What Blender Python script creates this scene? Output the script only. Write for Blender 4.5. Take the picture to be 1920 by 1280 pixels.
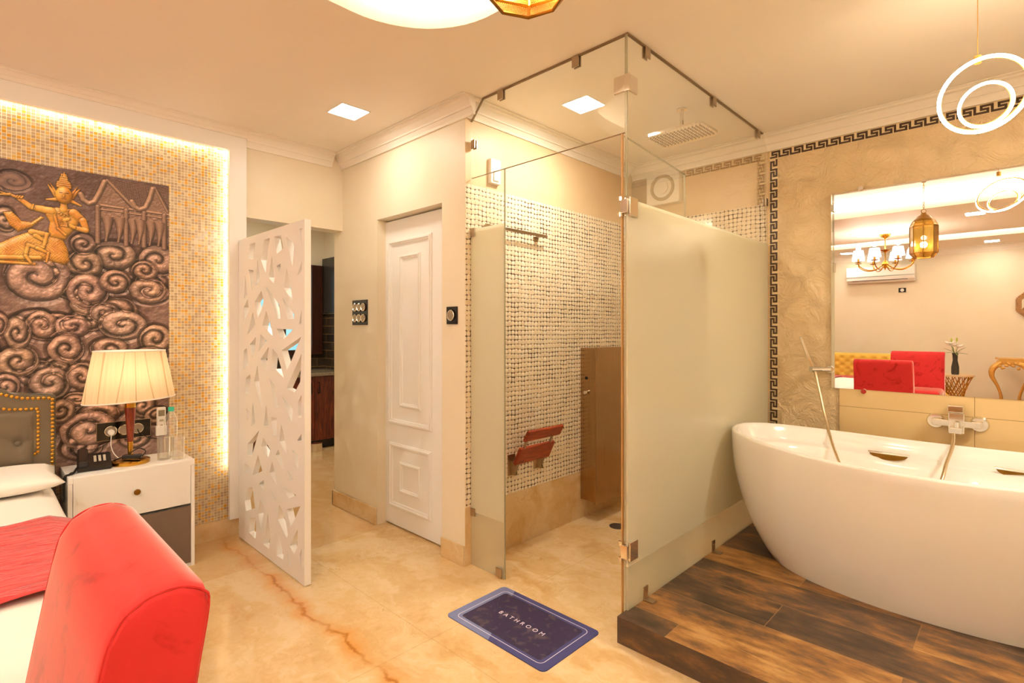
import bpy, bmesh, math, random
import numpy as np
from mathutils import Vector, Matrix
random.seed(7); np.random.seed(7)
PI = math.pi
D = bpy.data
C = bpy.context.scene.collection
for o in list(D.objects): D.objects.remove(o, do_unlink=True)
scene = bpy.context.scene

# ---------------------------------------------------------------- camera
CAMH = 1.35
cam_d = D.cameras.new('camera'); cam = D.objects.new('camera', cam_d); C.objects.link(cam)
cam.location = (0, 0, CAMH)
cam.rotation_euler = (PI/2, 0, math.radians(44.18))
cam_d.sensor_width = 36.0
cam_d.lens = 993.2/1920*36.0
cam_d.shift_y = (618.8-640)/1920
cam_d.clip_start = 0.02
scene.camera = cam

# ---------------------------------------------------------------- world, exposure
world = D.worlds.new('world'); scene.world = world; world.use_nodes = True
bg = world.node_tree.nodes['Background']
bg.inputs[0].default_value = (1.0, 0.80, 0.60, 1); bg.inputs[1].default_value = 0.25
scene.view_settings.view_transform = 'Standard'
scene.view_settings.look = 'None'
scene.view_settings.gamma = 1.0
scene.view_settings.use_curve_mapping = False
scene.view_settings.exposure = 0.70

# strengths of the room's lights
WARM = (1.0, 0.955, 0.82)
WARMW = (1.0, 0.955, 0.83)
L_COVE = 260.0      # emission of the cove led strips
L_BED = 8.0       # emission of the strip around the mosaic
L_PANEL = 2.6     # watts of a square ceiling panel
L_RING = 40.0

# ---------------------------------------------------------------- helpers
def lin(h):
    h = h.lstrip('#'); c = [int(h[i:i+2], 16)/255 for i in (0, 2, 4)]
    return tuple((x/12.92 if x <= .04045 else ((x+.055)/1.055)**2.4) for x in c)

class NT:
    """tiny wrapper to write shader nodes as expressions"""
    def __init__(s, name):
        s.m = D.materials.new(name); s.m.use_nodes = True; s.t = s.m.node_tree
        s.t.nodes.clear(); s.out = s.t.nodes.new('ShaderNodeOutputMaterial')
    def n(s, typ, inputs=None, **kw):
        nd = s.t.nodes.new(typ)
        for k, v in kw.items(): setattr(nd, k, v)
        for k, v in (inputs or {}).items():
            sk = nd.inputs[k]
            if isinstance(v, bpy.types.NodeSocket): s.t.links.new(v, sk)
            elif v is not None:
                if hasattr(sk.default_value, '__len__') and not hasattr(v, '__len__'): v = (v,)*len(sk.default_value)
                if sk.type == 'RGBA' and len(v) == 3: v = (*v, 1)
                sk.default_value = v
        return nd
    def math(s, op, a, b=0.0, c=0.0, clamp=False):
        return s.n('ShaderNodeMath', {0: a, 1: b, 2: c}, operation=op, use_clamp=clamp).outputs[0]
    def pos(s): return s.n('ShaderNodeNewGeometry').outputs['Position']
    def objc(s): return s.n('ShaderNodeTexCoord').outputs['Object']
    def xyz(s, v):
        o = s.n('ShaderNodeSeparateXYZ', {0: v}).outputs; return o[0], o[1], o[2]
    def comb(s, x, y, z): return s.n('ShaderNodeCombineXYZ', {0: x, 1: y, 2: z}).outputs[0]
    def noise(s, v, scale, detail=3, rough=.5, out=0, dist=0):
        return s.n('ShaderNodeTexNoise', {'Vector': v, 'Scale': scale, 'Detail': detail, 'Roughness': rough, 'Distortion': dist}).outputs[out]
    def white(s, v): return s.n('ShaderNodeTexWhiteNoise', {'Vector': v}).outputs
    def ramp(s, f, stops, interp='LINEAR'):
        nd = s.n('ShaderNodeValToRGB', {0: f}); r = nd.color_ramp; r.interpolation = interp
        while len(r.elements) < len(stops): r.elements.new(.5)
        for e, (p, c) in zip(r.elements, stops):
            e.position = p; e.color = (*(lin(c) if isinstance(c, str) else c), 1)
        return nd.outputs[0]
    def mix(s, f, a, b, mode='MIX'):
        nd = s.n('ShaderNodeMix', data_type='RGBA', blend_type=mode)
        for i, v in ((0, f), (6, a), (7, b)):
            sk = nd.inputs[i]
            if isinstance(v, bpy.types.NodeSocket): s.t.links.new(v, sk)
            else: sk.default_value = v if i == 0 else ((*v, 1) if len(v) == 3 else v)
        return nd.outputs[2]
    def step(s, x, lo, hi):
        return s.n('ShaderNodeMapRange', {0: x, 1: lo, 2: hi, 3: 0.0, 4: 1.0}, clamp=True).outputs[0]
    def bump(s, h, strength=.3, dist=.01):
        return s.n('ShaderNodeBump', {'Height': h, 'Strength': strength, 'Distance': dist}).outputs[0]
    def bsdf(s, color=(.8, .8, .8), rough=.5, metal=0.0, normal=None, spec=.5, coat=0.0, sheen=0.0, emis=None, estr=0.0):
        i = {'Base Color': color, 'Roughness': rough, 'Metallic': metal, 'Specular IOR Level': spec, 'Coat Weight': coat, 'Sheen Weight': sheen}
        if normal is not None: i['Normal'] = normal
        if emis is not None: i['Emission Color'] = emis; i['Emission Strength'] = estr
        return s.n('ShaderNodeBsdfPrincipled', i).outputs[0]
    def end(s, sh):
        s.t.links.new(sh, s.out.inputs[0]); return s.m

def simple(name, col, rough=.5, metal=0.0, nscale=30, nvar=.04, bump=0.0, **kw):
    t = NT(name); v = t.objc(); c = lin(col) if isinstance(col, str) else col
    n = t.noise(v, nscale, 3)
    cc = t.mix(n, tuple(x*(1-nvar) for x in c), tuple(min(1, x*(1+nvar)) for x in c))
    nm = t.bump(n, bump, .004) if bump else None
    return t.end(t.bsdf(cc, rough, metal, nm, **kw))

def emit(name, col, st):
    t = NT(name); return t.end(t.n('ShaderNodeEmission', {0: (*col, 1), 1: st}).outputs[0])

M = {}
# ---- bmesh shape helpers
def BM(): return bmesh.new()
def box(bm, x0, x1, y0, y1, z0, z1, bev=0, seg=2, mat=None):
    r = bmesh.ops.create_cube(bm, size=1)
    vs = r['verts']
    bmesh.ops.scale(bm, vec=(x1-x0, y1-y0, z1-z0), verts=vs)
    bmesh.ops.translate(bm, vec=((x0+x1)/2, (y0+y1)/2, (z0+z1)/2), verts=vs)
    if bev:
        es = list({e for v in vs for e in v.link_edges})
        r2 = bmesh.ops.bevel(bm, geom=es, offset=bev, segments=seg, affect='EDGES', profile=.5)
        vs = list({v for v in r2['verts']} | {v for v in vs if v.is_valid})
    if mat is not None: bmesh.ops.transform(bm, matrix=mat, verts=vs)
    return vs
def cyl(bm, p, q, r, r2=None, n=20, caps=True):
    p = Vector(p); q = Vector(q); d = q-p
    m = Matrix.Translation((p+q)/2) @ d.to_track_quat('Z', 'Y').to_matrix().to_4x4()
    return bmesh.ops.create_cone(bm, cap_ends=caps, segments=n, radius1=r, radius2=r if r2 is None else r2, depth=d.length, matrix=m)['verts']
def ball(bm, c, r, s=(1, 1, 1), n=16):
    m = Matrix.Translation(c) @ Matrix.Diagonal((*s, 1))
    return bmesh.ops.create_uvsphere(bm, u_segments=n, v_segments=max(6, n//2), radius=r, matrix=m)['verts']
def lathe(bm, prof, c=(0, 0, 0), n=32, sx=1, sy=1, a0=0, closed=False):
    """prof: list of (r, z)"""
    rings = []
    for r, z in prof:
        rings.append([bm.verts.new((c[0]+r*sx*math.cos(a0+2*PI*i/n), c[1]+r*sy*math.sin(a0+2*PI*i/n), c[2]+z)) for i in range(n)])
    pr = list(zip(rings, rings[1:]))
    if closed: pr.append((rings[-1], rings[0]))
    for a, b in pr:
        for i in range(n): bm.faces.new((a[i], a[(i+1) % n], b[(i+1) % n], b[i]))
    if not closed:
        if prof[0][0] > 1e-4: bm.faces.new(list(reversed(rings[0])))
        if prof[-1][0] > 1e-4: bm.faces.new(rings[-1])
def smooth_path(pts, k=6):
    pts = [Vector(p) for p in pts]; P = [pts[0]]+pts+[pts[-1]]; out = []
    for i in range(1, len(P)-2):
        a, b, c, d = P[i-1], P[i], P[i+1], P[i+2]
        for j in range(k):
            t = j/k
            out.append(.5*((2*b)+(c-a)*t+(2*a-5*b+4*c-d)*t*t+(3*b-a-3*c+d)*t**3))
    out.append(pts[-1]); return out
def tube(bm, pts, r, n=10, sm=0, closed=False, caps=True, rs=None):
    if sm: pts = smooth_path(pts, sm)
    pts = [Vector(p) for p in pts]; N = len(pts); rings = []
    up = Vector((0, 0, 1))
    prev = None
    for i, p in enumerate(pts):
        if closed: d = pts[(i+1) % N]-pts[i-1]
        else: d = pts[min(i+1, N-1)]-pts[max(i-1, 0)]
        d.normalize()
        if prev is None:
            a = d.orthogonal().normalized()
        else:
            a = (prev-d*prev.dot(d)); a = a.normalized() if a.length > 1e-6 else d.orthogonal().normalized()
        prev = a; b = d.cross(a)
        rr = r if rs is None else rs(i/(N-1))
        rings.append([bm.verts.new(p+rr*(a*math.cos(2*PI*k/n)+b*math.sin(2*PI*k/n))) for k in range(n)])
    prs = list(zip(rings, rings[1:]))
    if closed:   # match twist
        prs.append((rings[-1], rings[0]))
    for A, B in prs:
        for k in range(n): bm.faces.new((A[k], A[(k+1) % n], B[(k+1) % n], B[k]))
    if caps and not closed:
        bm.faces.new(list(reversed(rings[0]))); bm.faces.new(rings[-1])
def prism(bm, pts, vec):
    """polygon of 3d points extruded along vec"""
    vec = Vector(vec)
    a = [bm.verts.new(p) for p in pts]; b = [bm.verts.new(Vector(p)+vec) for p in pts]
    n = len(a)
    bm.faces.new(list(reversed(a))); bm.faces.new(b)
    for i in range(n): bm.faces.new((a[i], a[(i+1) % n], b[(i+1) % n], b[i]))
def plate(bm, outer, holes, f0, f1):
    """sheet with holes; outer/holes in 2d, f0/f1 map 2d to the 3d front/back"""
    rows = []
    for f in (f0, f1):
        edges = []; loops = []
        for lp in [outer]+holes:
            vs = [bm.verts.new(f(p)) for p in lp]; loops.append(vs)
            for i in range(len(vs)): edges.append(bm.edges.new((vs[i], vs[(i+1) % len(vs)])))
        bmesh.ops.triangle_fill(bm, use_beauty=True, use_dissolve=False, edges=edges)
        rows.append(loops)
    for A, B in zip(*rows):
        for i in range(len(A)):
            j = (i+1) % len(A)
            try: bm.faces.new((A[i], A[j], B[j], B[i]))
            except ValueError: pass

def obj(name, bm, mat, parent=None, smooth=False, angle=40, sub=0, recalc=True):
    if recalc: bmesh.ops.recalc_face_normals(bm, faces=bm.faces)
    me = D.meshes.new(name); bm.to_mesh(me); bm.free()
    if isinstance(mat, (list, tuple)):
        for x in mat: me.materials.append(x)
    else: me.materials.append(mat)
    if smooth:
        me.polygons.foreach_set('use_smooth', [True]*len(me.polygons))
        if angle < 180: me.set_sharp_from_angle(angle=math.radians(angle))
    o = D.objects.new(name, me); C.objects.link(o)
    if sub:
        sm = o.modifiers.new('sub', 'SUBSURF'); sm.levels = sub; sm.render_levels = sub
    if parent is not None:
        o.parent = parent
        # meshes are written in world coordinates: undo every ancestor's offset
        m = Matrix.Identity(4); a = parent
        chain = []
        while a is not None: chain.append(a); a = a.parent
        root = chain[-1]
        rm = Matrix.Translation(root.location) @ root.rotation_euler.to_matrix().to_4x4()
        if len(chain) == 1: o.matrix_parent_inverse = rm.inverted()
    return o
def tag(o, label=None, cat=None, group=None, kind=None):
    if label: o['label'] = label
    if cat: o['category'] = cat
    if group: o['group'] = group
    if kind: o['kind'] = kind
    return o
def thing(name, label, cat, loc=(0, 0, 0), rz=0, group=None):
    o = D.objects.new(name, None); C.objects.link(o)
    o.empty_display_size = .05
    o.location = loc; o.rotation_euler = (0, 0, rz)
    return tag(o, label, cat, group)
def struct(name, bm, mat, label=None, **kw):
    o = obj(name, bm, mat, **kw); return tag(o, label, kind='structure')
def dup(root, loc, rz=None, label=None, group=None):
    r = root.copy(); C.objects.link(r); r.location = loc
    if rz is not None: r.rotation_euler = (0, 0, rz)
    if label: r['label'] = label
    if group: r['group'] = group
    def kids(a, b):
        for ch in list(a.children):
            c = ch.copy(); C.objects.link(c); c.parent = b; kids(ch, c)
    kids(root, r)
    return r
def area(name, loc, rot, sx, sy, power, col, parent=None, spread=None):
    l = D.lights.new(name, 'AREA'); l.shape = 'RECTANGLE'; l.size = sx; l.size_y = sy; l.energy = power; l.color = col
    if spread: l.spread = spread
    o = D.objects.new(name, l); C.objects.link(o); o.location = loc; o.rotation_euler = rot
    if parent is not None:
        o.parent = parent; o.matrix_parent_inverse = Matrix.Translation(parent.location).inverted()
    return o
def point(name, loc, power, col, r=.03, parent=None):
    l = D.lights.new(name, 'POINT'); l.energy = power; l.color = col; l.shadow_soft_size = r
    o = D.objects.new(name, l); C.objects.link(o); o.location = loc
    if parent is not None:
        o.parent = parent; o.matrix_parent_inverse = Matrix.Translation(parent.location).inverted()
    return o

# ---------------------------------------------------------------- materials
def mat_wall():
    t = NT('painted plaster'); v = t.pos(); n = t.noise(v, 2.2, 4, .6)
    c = t.ramp(n, [(.3, '#ecdcc0'), (.7, '#f0e2c9')])
    return t.end(t.bsdf(c, .45, 0, t.bump(t.noise(v, 60, 2), .05, .003), spec=.4))
M['wall'] = mat_wall()
M['ceil'] = simple('ceiling paint', '#f6ecde', .6, nscale=3, nvar=.02)
M['white'] = simple('white paint', '#f5efe8', .35, nscale=5, nvar=.015)
M['trim'] = simple('cornice paint', '#f4eadb', .5, nscale=8, nvar=.02)

def mat_marble(name, vein=True, dark=1.0):
    t = NT(name); v = t.pos(); x, y, z = t.xyz(v)
    dv = t.n('ShaderNodeVectorMath', {0: v, 1: t.n('ShaderNodeVectorMath', {0: t.noise(v, 1.6, 5, .6, 1), 1: (.5, .5, .5)}, operation='SUBTRACT').outputs[0]}, operation='ADD').outputs[0]
    st = t.n('ShaderNodeMapping', {0: dv, 3: (.7, 3.0, 3.0)}).outputs[0]
    st.node.inputs[2].default_value = (0, 0, .35)
    n1 = t.noise(st, 1.4, 7, .62)
    base = t.ramp(n1, [(.30, '#cda064'), (.47, '#dcb883'), (.60, '#e6c99c'), (.8, '#d6ae78')])
    # thin brown threads where the noise crosses a level
    n2 = t.noise(st, 1.1, 6, .55)
    th = t.math('ABSOLUTE', t.math('SUBTRACT', n2, .5))
    thm = t.math('SUBTRACT', 1.0, t.step(th, 0.0, .006))
    thm = t.math('MULTIPLY', thm, t.step(t.noise(v, 3, 3), .45, .7))
    base = t.mix(t.math('MULTIPLY', thm, .65), base, lin('#b0762c'))
    sp = t.step(t.noise(v, 55, 2), .70, .76)
    base = t.mix(t.math('MULTIPLY', sp, .35), base, lin('#c79a5c'))
    if vein:
        # the strong ochre vein along y ~ 1.15
        w = t.math('SUBTRACT', t.noise(t.comb(x, 0.0, 0.0), 2.2, 4, .6), .5)
        dy = t.math('SUBTRACT', t.math('SUBTRACT', y, 1.145), t.math('MULTIPLY', w, .22))
        w2 = t.math('MULTIPLY', t.math('SUBTRACT', t.noise(v, 5, 6, .65), .5), .13)
        da = t.math('ABSOLUTE', t.math('ADD', dy, w2))
        gate = t.step(t.noise(t.comb(x, 3.0, 0.0), 5.0, 3), .32, .55)
        core = t.math('MULTIPLY', t.math('SUBTRACT', 1.0, t.step(da, .0, t.math('ADD', .003, t.math('MULTIPLY', t.noise(v, 7, 2), .022)))), gate)
        halo = t.math('MULTIPLY', t.math('SUBTRACT', 1.0, t.step(da, .005, .075)), t.math('ADD', t.math('MULTIPLY', gate, .75), .15))
        inx = t.math('MULTIPLY', t.step(x, -3.75, -3.6), t.math('SUBTRACT', 1.0, t.step(x, -1.75, -1.5)))
        base = t.mix(t.math('MULTIPLY', t.math('MULTIPLY', halo, inx), .9), base, lin('#d98f38'))
        base = t.mix(t.math('MULTIPLY', t.math('MULTIPLY', core, inx), .85), base, lin('#a2611c'))
        # slab joints
        def line(c, at, wd=.0016): return t.math('SUBTRACT', 1.0, t.step(t.math('ABSOLUTE', t.math('SUBTRACT', c, at)), wd*.5, wd))
        j = t.math('MAXIMUM', line(x, -3.165), line(x, -1.87))
        j = t.math('MAXIMUM', j, line(y, 1.42)); j = t.math('MAXIMUM', j, line(x, -.6)); j = t.math('MAXIMUM', j, line(y, -.4))
        base = t.mix(t.math('MULTIPLY', j, .5), base, lin('#a87c48'))
        base = t.mix(t.math('MULTIPLY', t.math('SUBTRACT', 1.0, t.step(x, -3.168, -3.162)), .45), base, lin('#cf9f66'))
    return t.end(t.bsdf(base, .13 if vein else .3, 0, None, spec=.5))
M['floor'] = mat_marble('cream marble floor')
M['marble'] = mat_marble('marble skirting', False)

def mat_mosaic():
    t = NT('gold and cream glass mosaic'); x, y, z = t.xyz(t.pos())
    P = .0187
    u = t.math('DIVIDE', t.math('ADD', y, t.math('MULTIPLY', x, 1.0)), P); w = t.math('DIVIDE', z, P*.93)
    cell = t.comb(t.math('FLOOR', u), t.math('FLOOR', w), 0.0)
    fu = t.math('ABSOLUTE', t.math('SUBTRACT', t.math('FRACT', u), .5)); fw = t.math('ABSOLUTE', t.math('SUBTRACT', t.math('FRACT', w), .5))
    g = t.step(t.math('MAXIMUM', fu, fw), .425, .45)
    r = t.white(cell)
    c = t.ramp(r[0], [(0, '#b89a74'), (.3, '#c6a880'), (.52, '#d3b88c'), (.70, '#dcc294'), (.80, '#dcae5c'), (.86, '#dba13a'), (.94, '#d39422')], 'CONSTANT')
    c = t.mix(g, c, lin('#f6e8c8'))
    h = t.math('SUBTRACT', 1.0, g)
    rnd = t.n('ShaderNodeVectorMath', {0: t.n('ShaderNodeVectorMath', {0: r[1], 1: (.5, .5, .5)}, operation='SUBTRACT').outputs[0], 3: .05}, operation='SCALE').outputs[0]
    nb = t.n('ShaderNodeVectorMath', {0: t.bump(h, .35, .002), 1: rnd}, operation='ADD').outputs[0]
    return t.end(t.bsdf(c, t.math('ADD', t.math('MULTIPLY', g, .5), .16), 0, nb, spec=.6))
M['mosaic'] = mat_mosaic()

def mat_pebble():
    t = NT('tumbled stone mosaic'); p = t.pos(); x, y, z = t.xyz(p)
    P = .0305
    j = t.n('ShaderNodeVectorMath', {0: t.n('ShaderNodeVectorMath', {0: t.noise(p, 16, 3, .6, 1), 1: (.5, .5, .5)}, operation='SUBTRACT').outputs[0], 3: .75}, operation='SCALE').outputs[0]
    jx, jy, jz = t.xyz(j)
    u = t.math('ADD', t.math('DIVIDE', t.math('ADD', x, y), P), jx); w = t.math('ADD', t.math('DIVIDE', z, P*.96), jz)
    cell = t.comb(t.math('FLOOR', u), t.math('FLOOR', w), 0.0)
    r = t.white(cell)
    fu = t.math('ABSOLUTE', t.math('MULTIPLY', t.math('SUBTRACT', t.math('FRACT', u), .5), 2.0))
    fw = t.math('ABSOLUTE', t.math('MULTIPLY', t.math('SUBTRACT', t.math('FRACT', w), .5), 2.0))
    d = t.math('ADD', t.math('POWER', fu, 3.4), t.math('POWER', fw, 3.4))
    d = t.math('ADD', d, t.math('ADD', t.math('MULTIPLY', t.math('SUBTRACT', r[0], .5), .6), t.math('MULTIPLY', t.math('SUBTRACT', t.noise(p, 9, 3), .5), 1.1)))
    g = t.step(d, .80, 1.12)
    stone = t.ramp(t.math('ADD', t.math('MULTIPLY', r[0], .6), t.math('MULTIPLY', t.noise(p, 90, 3), .4)), [(0, '#e6cdaa'), (.5, '#f1dfc2'), (1, '#f8ecd6')])
    c = t.mix(g, stone, lin('#5e3f22'))
    h = t.math('SUBTRACT', 1.0, t.step(d, .1, 1.3))
    return t.end(t.bsdf(c, .55, 0, t.bump(h, .55, .006), spec=.3))
M['pebble'] = mat_pebble()

def mat_plaster(name, rough_amt, c0, c1, sc=9):
    t = NT(name); v = t.pos(); n = t.noise(v, sc, 6, .62, 0, .8); n2 = t.noise(v, 2.5, 3)
    c = t.mix(n2, lin(c0), lin(c1))
    return t.end(t.bsdf(c, .42, 0, t.bump(n, rough_amt, .05), spec=.4))
M['rockwall'] = mat_plaster('rough cast stone plaster', 1.0, '#dfc090', '#e8cda2', 8)
M['venetian'] = mat_plaster('mottled venetian plaster', .10, '#d6b58a', '#ecd3ab', 3)

def mat_planks():
    t = NT('weathered wood plank tile'); p = t.pos(); x, y, z = t.xyz(p)
    W = .235
    yy = t.math('ADD', y, t.math('MULTIPLY', z, .0))
    rw = t.math('DIVIDE', t.math('SUBTRACT', yy, 2.085), W); row = t.math('FLOOR', rw)
    ro = t.white(t.comb(row, 7.0, 0.0))[0]
    cx = t.math('DIVIDE', t.math('ADD', x, t.math('ADD', t.math('MULTIPLY', t.math('MODULO', row, 2.0), .47), .316)), 1.2); col = t.math('FLOOR', cx)
    idn = t.white(t.comb(row, col, 3.0))[0]
    st = t.n('ShaderNodeMapping', {0: p, 3: (5.0, 15.0, 15.0)}).outputs[0]
    st2 = t.n('ShaderNodeVectorMath', {0: st, 1: t.comb(0.0, t.math('MULTIPLY', idn, 40.0), 0.0)}, operation='ADD').outputs[0]
    n = t.noise(st2, 1.6, 8, .68)
    big = t.noise(t.n('ShaderNodeMapping', {0: p, 3: (1.2, 3.2, 3.2)}).outputs[0], 1.5, 4, .6)
    f = t.math('ADD', t.math('MULTIPLY', n, .85), t.math('ADD', t.math('MULTIPLY', idn, .30), t.math('SUBTRACT', t.math('MULTIPLY', big, 1.05), .61)))
    c = t.ramp(f, [(.24, '#33271e'), (.38, '#4e3b2b'), (.49, '#684b33'), (.58, '#8a5f33'), (.68, '#a17440'), (.8, '#b98d56')])
    fr = t.math('ABSOLUTE', t.math('SUBTRACT', t.math('FRACT', rw), .5)); fc = t.math('ABSOLUTE', t.math('SUBTRACT', t.math('FRACT', cx), .5))
    g = t.math('MAXIMUM', t.step(fr, .490, .494), t.step(fc, .4982, .499))
    c = t.mix(t.math('MULTIPLY', g, .6), c, lin('#a07a4c'))
    sc = t.step(t.noise(t.n('ShaderNodeMapping', {0: p, 3: (3.0, 40.0, 40.0)}).outputs[0], 2.0, 5, .7), .62, .74)
    c = t.mix(t.math('MULTIPLY', sc, .35), c, lin('#3b2a1c'))
    return t.end(t.bsdf(c, t.math('ADD', t.math('MULTIPLY', n, .25), .28), 0, t.bump(n, .12, .004), spec=.45))
M['planks'] = mat_planks()
def mat_riser():
    t = NT('dark wood tile riser'); p = t.pos()
    n = t.noise(t.n('ShaderNodeMapping', {0: p, 3: (3.0, 9.0, 9.0)}).outputs[0], 2.2, 8, .7)
    c = t.ramp(n, [(.3, '#33241a'), (.5, '#4c3626'), (.62, '#6b4a2c'), (.78, '#8f6434')])
    return t.end(t.bsdf(c, .4, 0, t.bump(n, .15, .004)))
M['riser'] = mat_riser()

def mat_glass(frost_lo=None, frost_hi=None, tint=(.985, .985, .965)):
    t = NT('clear glass' if frost_lo is None else 'partly frosted glass')
    fr = t.math('ADD', .035, t.math('MULTIPLY', t.math('POWER', t.n('ShaderNodeLayerWeight', {0: .5}).outputs[1], 5.0), .8))
    clear = t.n('ShaderNodeMixShader', {0: fr, 1: t.n('ShaderNodeBsdfTransparent', {0: (*tint, 1)}).outputs[0], 2: t.n('ShaderNodeBsdfGlossy', {0: (1, 1, 1, 1), 1: .01}).outputs[0]}).outputs[0]
    if frost_lo is None: return t.end(clear)
    x, y, z = t.xyz(t.pos())
    col = lin('#ebe4ca')
    dif = t.n('ShaderNodeMixShader', {0: .45, 1: t.n('ShaderNodeBsdfDiffuse', {0: (*col, 1)}).outputs[0], 2: t.n('ShaderNodeBsdfTranslucent', {0: (*col, 1)}).outputs[0]}).outputs[0]
    sat = t.n('ShaderNodeMixShader', {0: .12, 1: dif, 2: t.n('ShaderNodeBsdfGlossy', {0: (1, 1, 1, 1), 1: .25}).outputs[0]}).outputs[0]
    m = t.math('MULTIPLY', t.step(z, frost_lo-.001, frost_lo+.001), t.math('SUBTRACT', 1.0, t.step(z, frost_hi-.001, frost_hi+.001)))
    haze = t.math('MULTIPLY', t.math('SUBTRACT', 1.0, t.step(z, frost_lo-.001, frost_lo+.001)), .34)
    k = t.math('ADD', t.math('ADD', t.math('MULTIPLY', m, .93), haze), .03)
    return t.end(t.n('ShaderNodeMixShader', {0: k, 1: clear, 2: sat}).outputs[0])
M['glass'] = mat_glass()
M['frost'] = mat_glass(.308, 1.93)
M['edge'] = simple('green glass edge', '#a9a184', .15, nvar=.1)
M['chrome'] = simple('polished chrome', '#e9e4dc', .08, 1.0, nvar=.01)
M['steel'] = simple('brushed steel clip', '#b5a48e', .28, 1.0, nscale=60, nvar=.05)
def mat_brush():
    t = NT('brushed stainless steel'); p = t.objc()
    n = t.noise(t.n('ShaderNodeMapping', {0: p, 3: (60.0, 60.0, 1.5)}).outputs[0], 2, 4)
    c = t.mix(n, lin('#a08260'), lin('#b89a74'))
    return t.end(t.bsdf(c, .22, 1.0, t.bump(n, .04, .002)))
M['brush'] = mat_brush()
M['brass'] = simple('polished brass', '#c9973c', .22, 1.0, nvar=.05)
M['agedbrass'] = simple('aged brass', '#8a6226', .3, 1.0, nscale=20, nvar=.2)
M['gold'] = simple('gold leaf', '#d8a550', .38, .35, nscale=25, nvar=.12, bump=.2)
M['black'] = simple('black gloss plastic', '#100b09', .12, nvar=.1)
M['mirror'] = simple('mirror silver', (.93, .93, .92), 0.0, 1.0, nvar=0)
def mat_tub():
    return simple('white acrylic', '#f5ede2', .16, nscale=2, nvar=.01, coat=.3)
M['tub'] = mat_tub()
def mat_velvet(name, c0, c1, sheen=.6):
    t = NT(name); v = t.pos(); n = t.noise(v, 6, 5, .65, 0, 1.2); f = t.noise(v, 300, 2)
    c = t.ramp(n, [(.34, c0), (.46, c1), (.62, c1), (.74, c0)])
    i = t.n('ShaderNodeBsdfPrincipled', {'Base Color': c, 'Roughness': .75, 'Sheen Weight': sheen, 'Sheen Roughness': .3, 'Sheen Tint': (1, .72, .62, 1), 'Specular IOR Level': .25, 'Normal': t.bump(f, .12, .001)})
    return t.end(i.outputs[0])
M['red'] = mat_velvet('red velvet', '#9e0e10', '#c62a29', 1.0)
def mat_runner():
    t = NT('red crinkled satin'); p = t.pos()
    n = t.noise(t.n('ShaderNodeMapping', {0: p, 3: (34.0, 3.5, 10.0)}).outputs[0], 1.0, 4, .6, 0, 1.0)
    c = t.ramp(n, [(.35, '#c01c24'), (.65, '#e23a36')])
    return t.end(t.bsdf(c, .5, 0, t.bump(n, .9, .02), spec=.4, sheen=.3))
M['runner'] = mat_runner()
M['greyv'] = simple('grey suede', '#68573f', .7, nscale=12, nvar=.16, sheen=.4)
M['yellowv'] = simple('yellow velvet', '#e6bf4a', .7, nscale=12, nvar=.1, sheen=.3)
M['linen'] = simple('white cotton', '#f6ece0', .75, nscale=40, nvar=.02, sheen=.2)
def mat_wood(name, c0, c1, c2, sx=(2, 14, 14), rough=.35):
    t = NT(name); v = t.n('ShaderNodeMapping', {0: t.objc(), 3: tuple(float(q) for q in sx)}).outputs[0]
    n = t.noise(v, 3, 6, .6, 0, 1.2); c = t.ramp(n, [(.3, c0), (.5, c1), (.7, c2)])
    return t.end(t.bsdf(c, rough, 0, t.bump(n, .08, .002)))
M['teak'] = mat_wood('reddish teak', '#6e2410', '#93371a', '#b3502a', (4, 2, 14))
M['redwood'] = mat_wood('polished red wood', '#5c1b08', '#7a2a10', '#8d3818', (20, 20, 2), .2)
M['cabwood'] = mat_wood('dark cherry laminate', '#3e150a', '#66260f', '#8a3c18', (10, 10, 1.5), .3)
M['darkwood'] = mat_wood('dark brown wood', '#2b120a', '#3c1a0e', '#4a2212', (10, 10, 2), .35)

# ================================================================ THE ROOM
XB = -3.77            # mosaic plane of the bed wall
FX = -3.69            # front of the frame around it
HX = -3.72            # wall over the kitchen opening
YD = 1.985            # wall with the white door
LX = -2.305           # stone wall in the shower
GY = 2.03; GX = -1.262  # glass planes
W = 3.79              # bath wall
PZ = .115             # platform height
H = 2.66
XE = 2.6; YS = -4.15  # unseen east wall, south wall seen in the mirror

bm = BM(); box(bm, -6.6, XE+.1, YS-.1, W+.1, -.12, 0); struct('floor', bm, M['floor'])

# ceiling with two coves cut in it
def rrect(x0, x1, y0, y1, r, n=10):
    pts = []
    for cx, cy, a in ((x1-r, y0+r, -PI/2), (x1-r, y1-r, 0), (x0+r, y1-r, PI/2), (x0+r, y0+r, PI)):
        for i in range(n+1): pts.append((cx+r*math.cos(a+i/n*PI/2), cy+r*math.sin(a+i/n*PI/2)))
    return pts
cove1 = rrect(-1.99, 2.2, .08, 1.52, .42, 12)
cove2 = rrect(-3.0, 2.2, -3.0, -2.37, .2, 8)
outer = [(-6.6, YS-.1), (XE+.1, YS-.1), (XE+.1, W+.1), (-6.6, W+.1)]
bm = BM(); plate(bm, outer, [cove1, cove2], lambda p: (p[0], p[1], H), lambda p: (p[0], p[1], H+.08))
struct('ceiling', bm, M['ceil'])
bm = BM()
for (x0, x1, y0, y1) in ((-2.25, 2.45, -.16, 1.78), (-3.25, 2.45, -3.25, -2.12)):
    box(bm, x0, x1, y0, y1, 2.86, 2.9)
    box(bm, x0-.04, x0, y0, y1, H+.08, 2.9); box(bm, x1, x1+.04, y0, y1, H+.08, 2.9)
    box(bm, x0, x1, y0-.04, y0, H+.08, 2.9); box(bm, x0, x1, y1, y1+.04, H+.08, 2.9)
struct('ceiling_upper', bm, M['ceil'])
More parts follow.
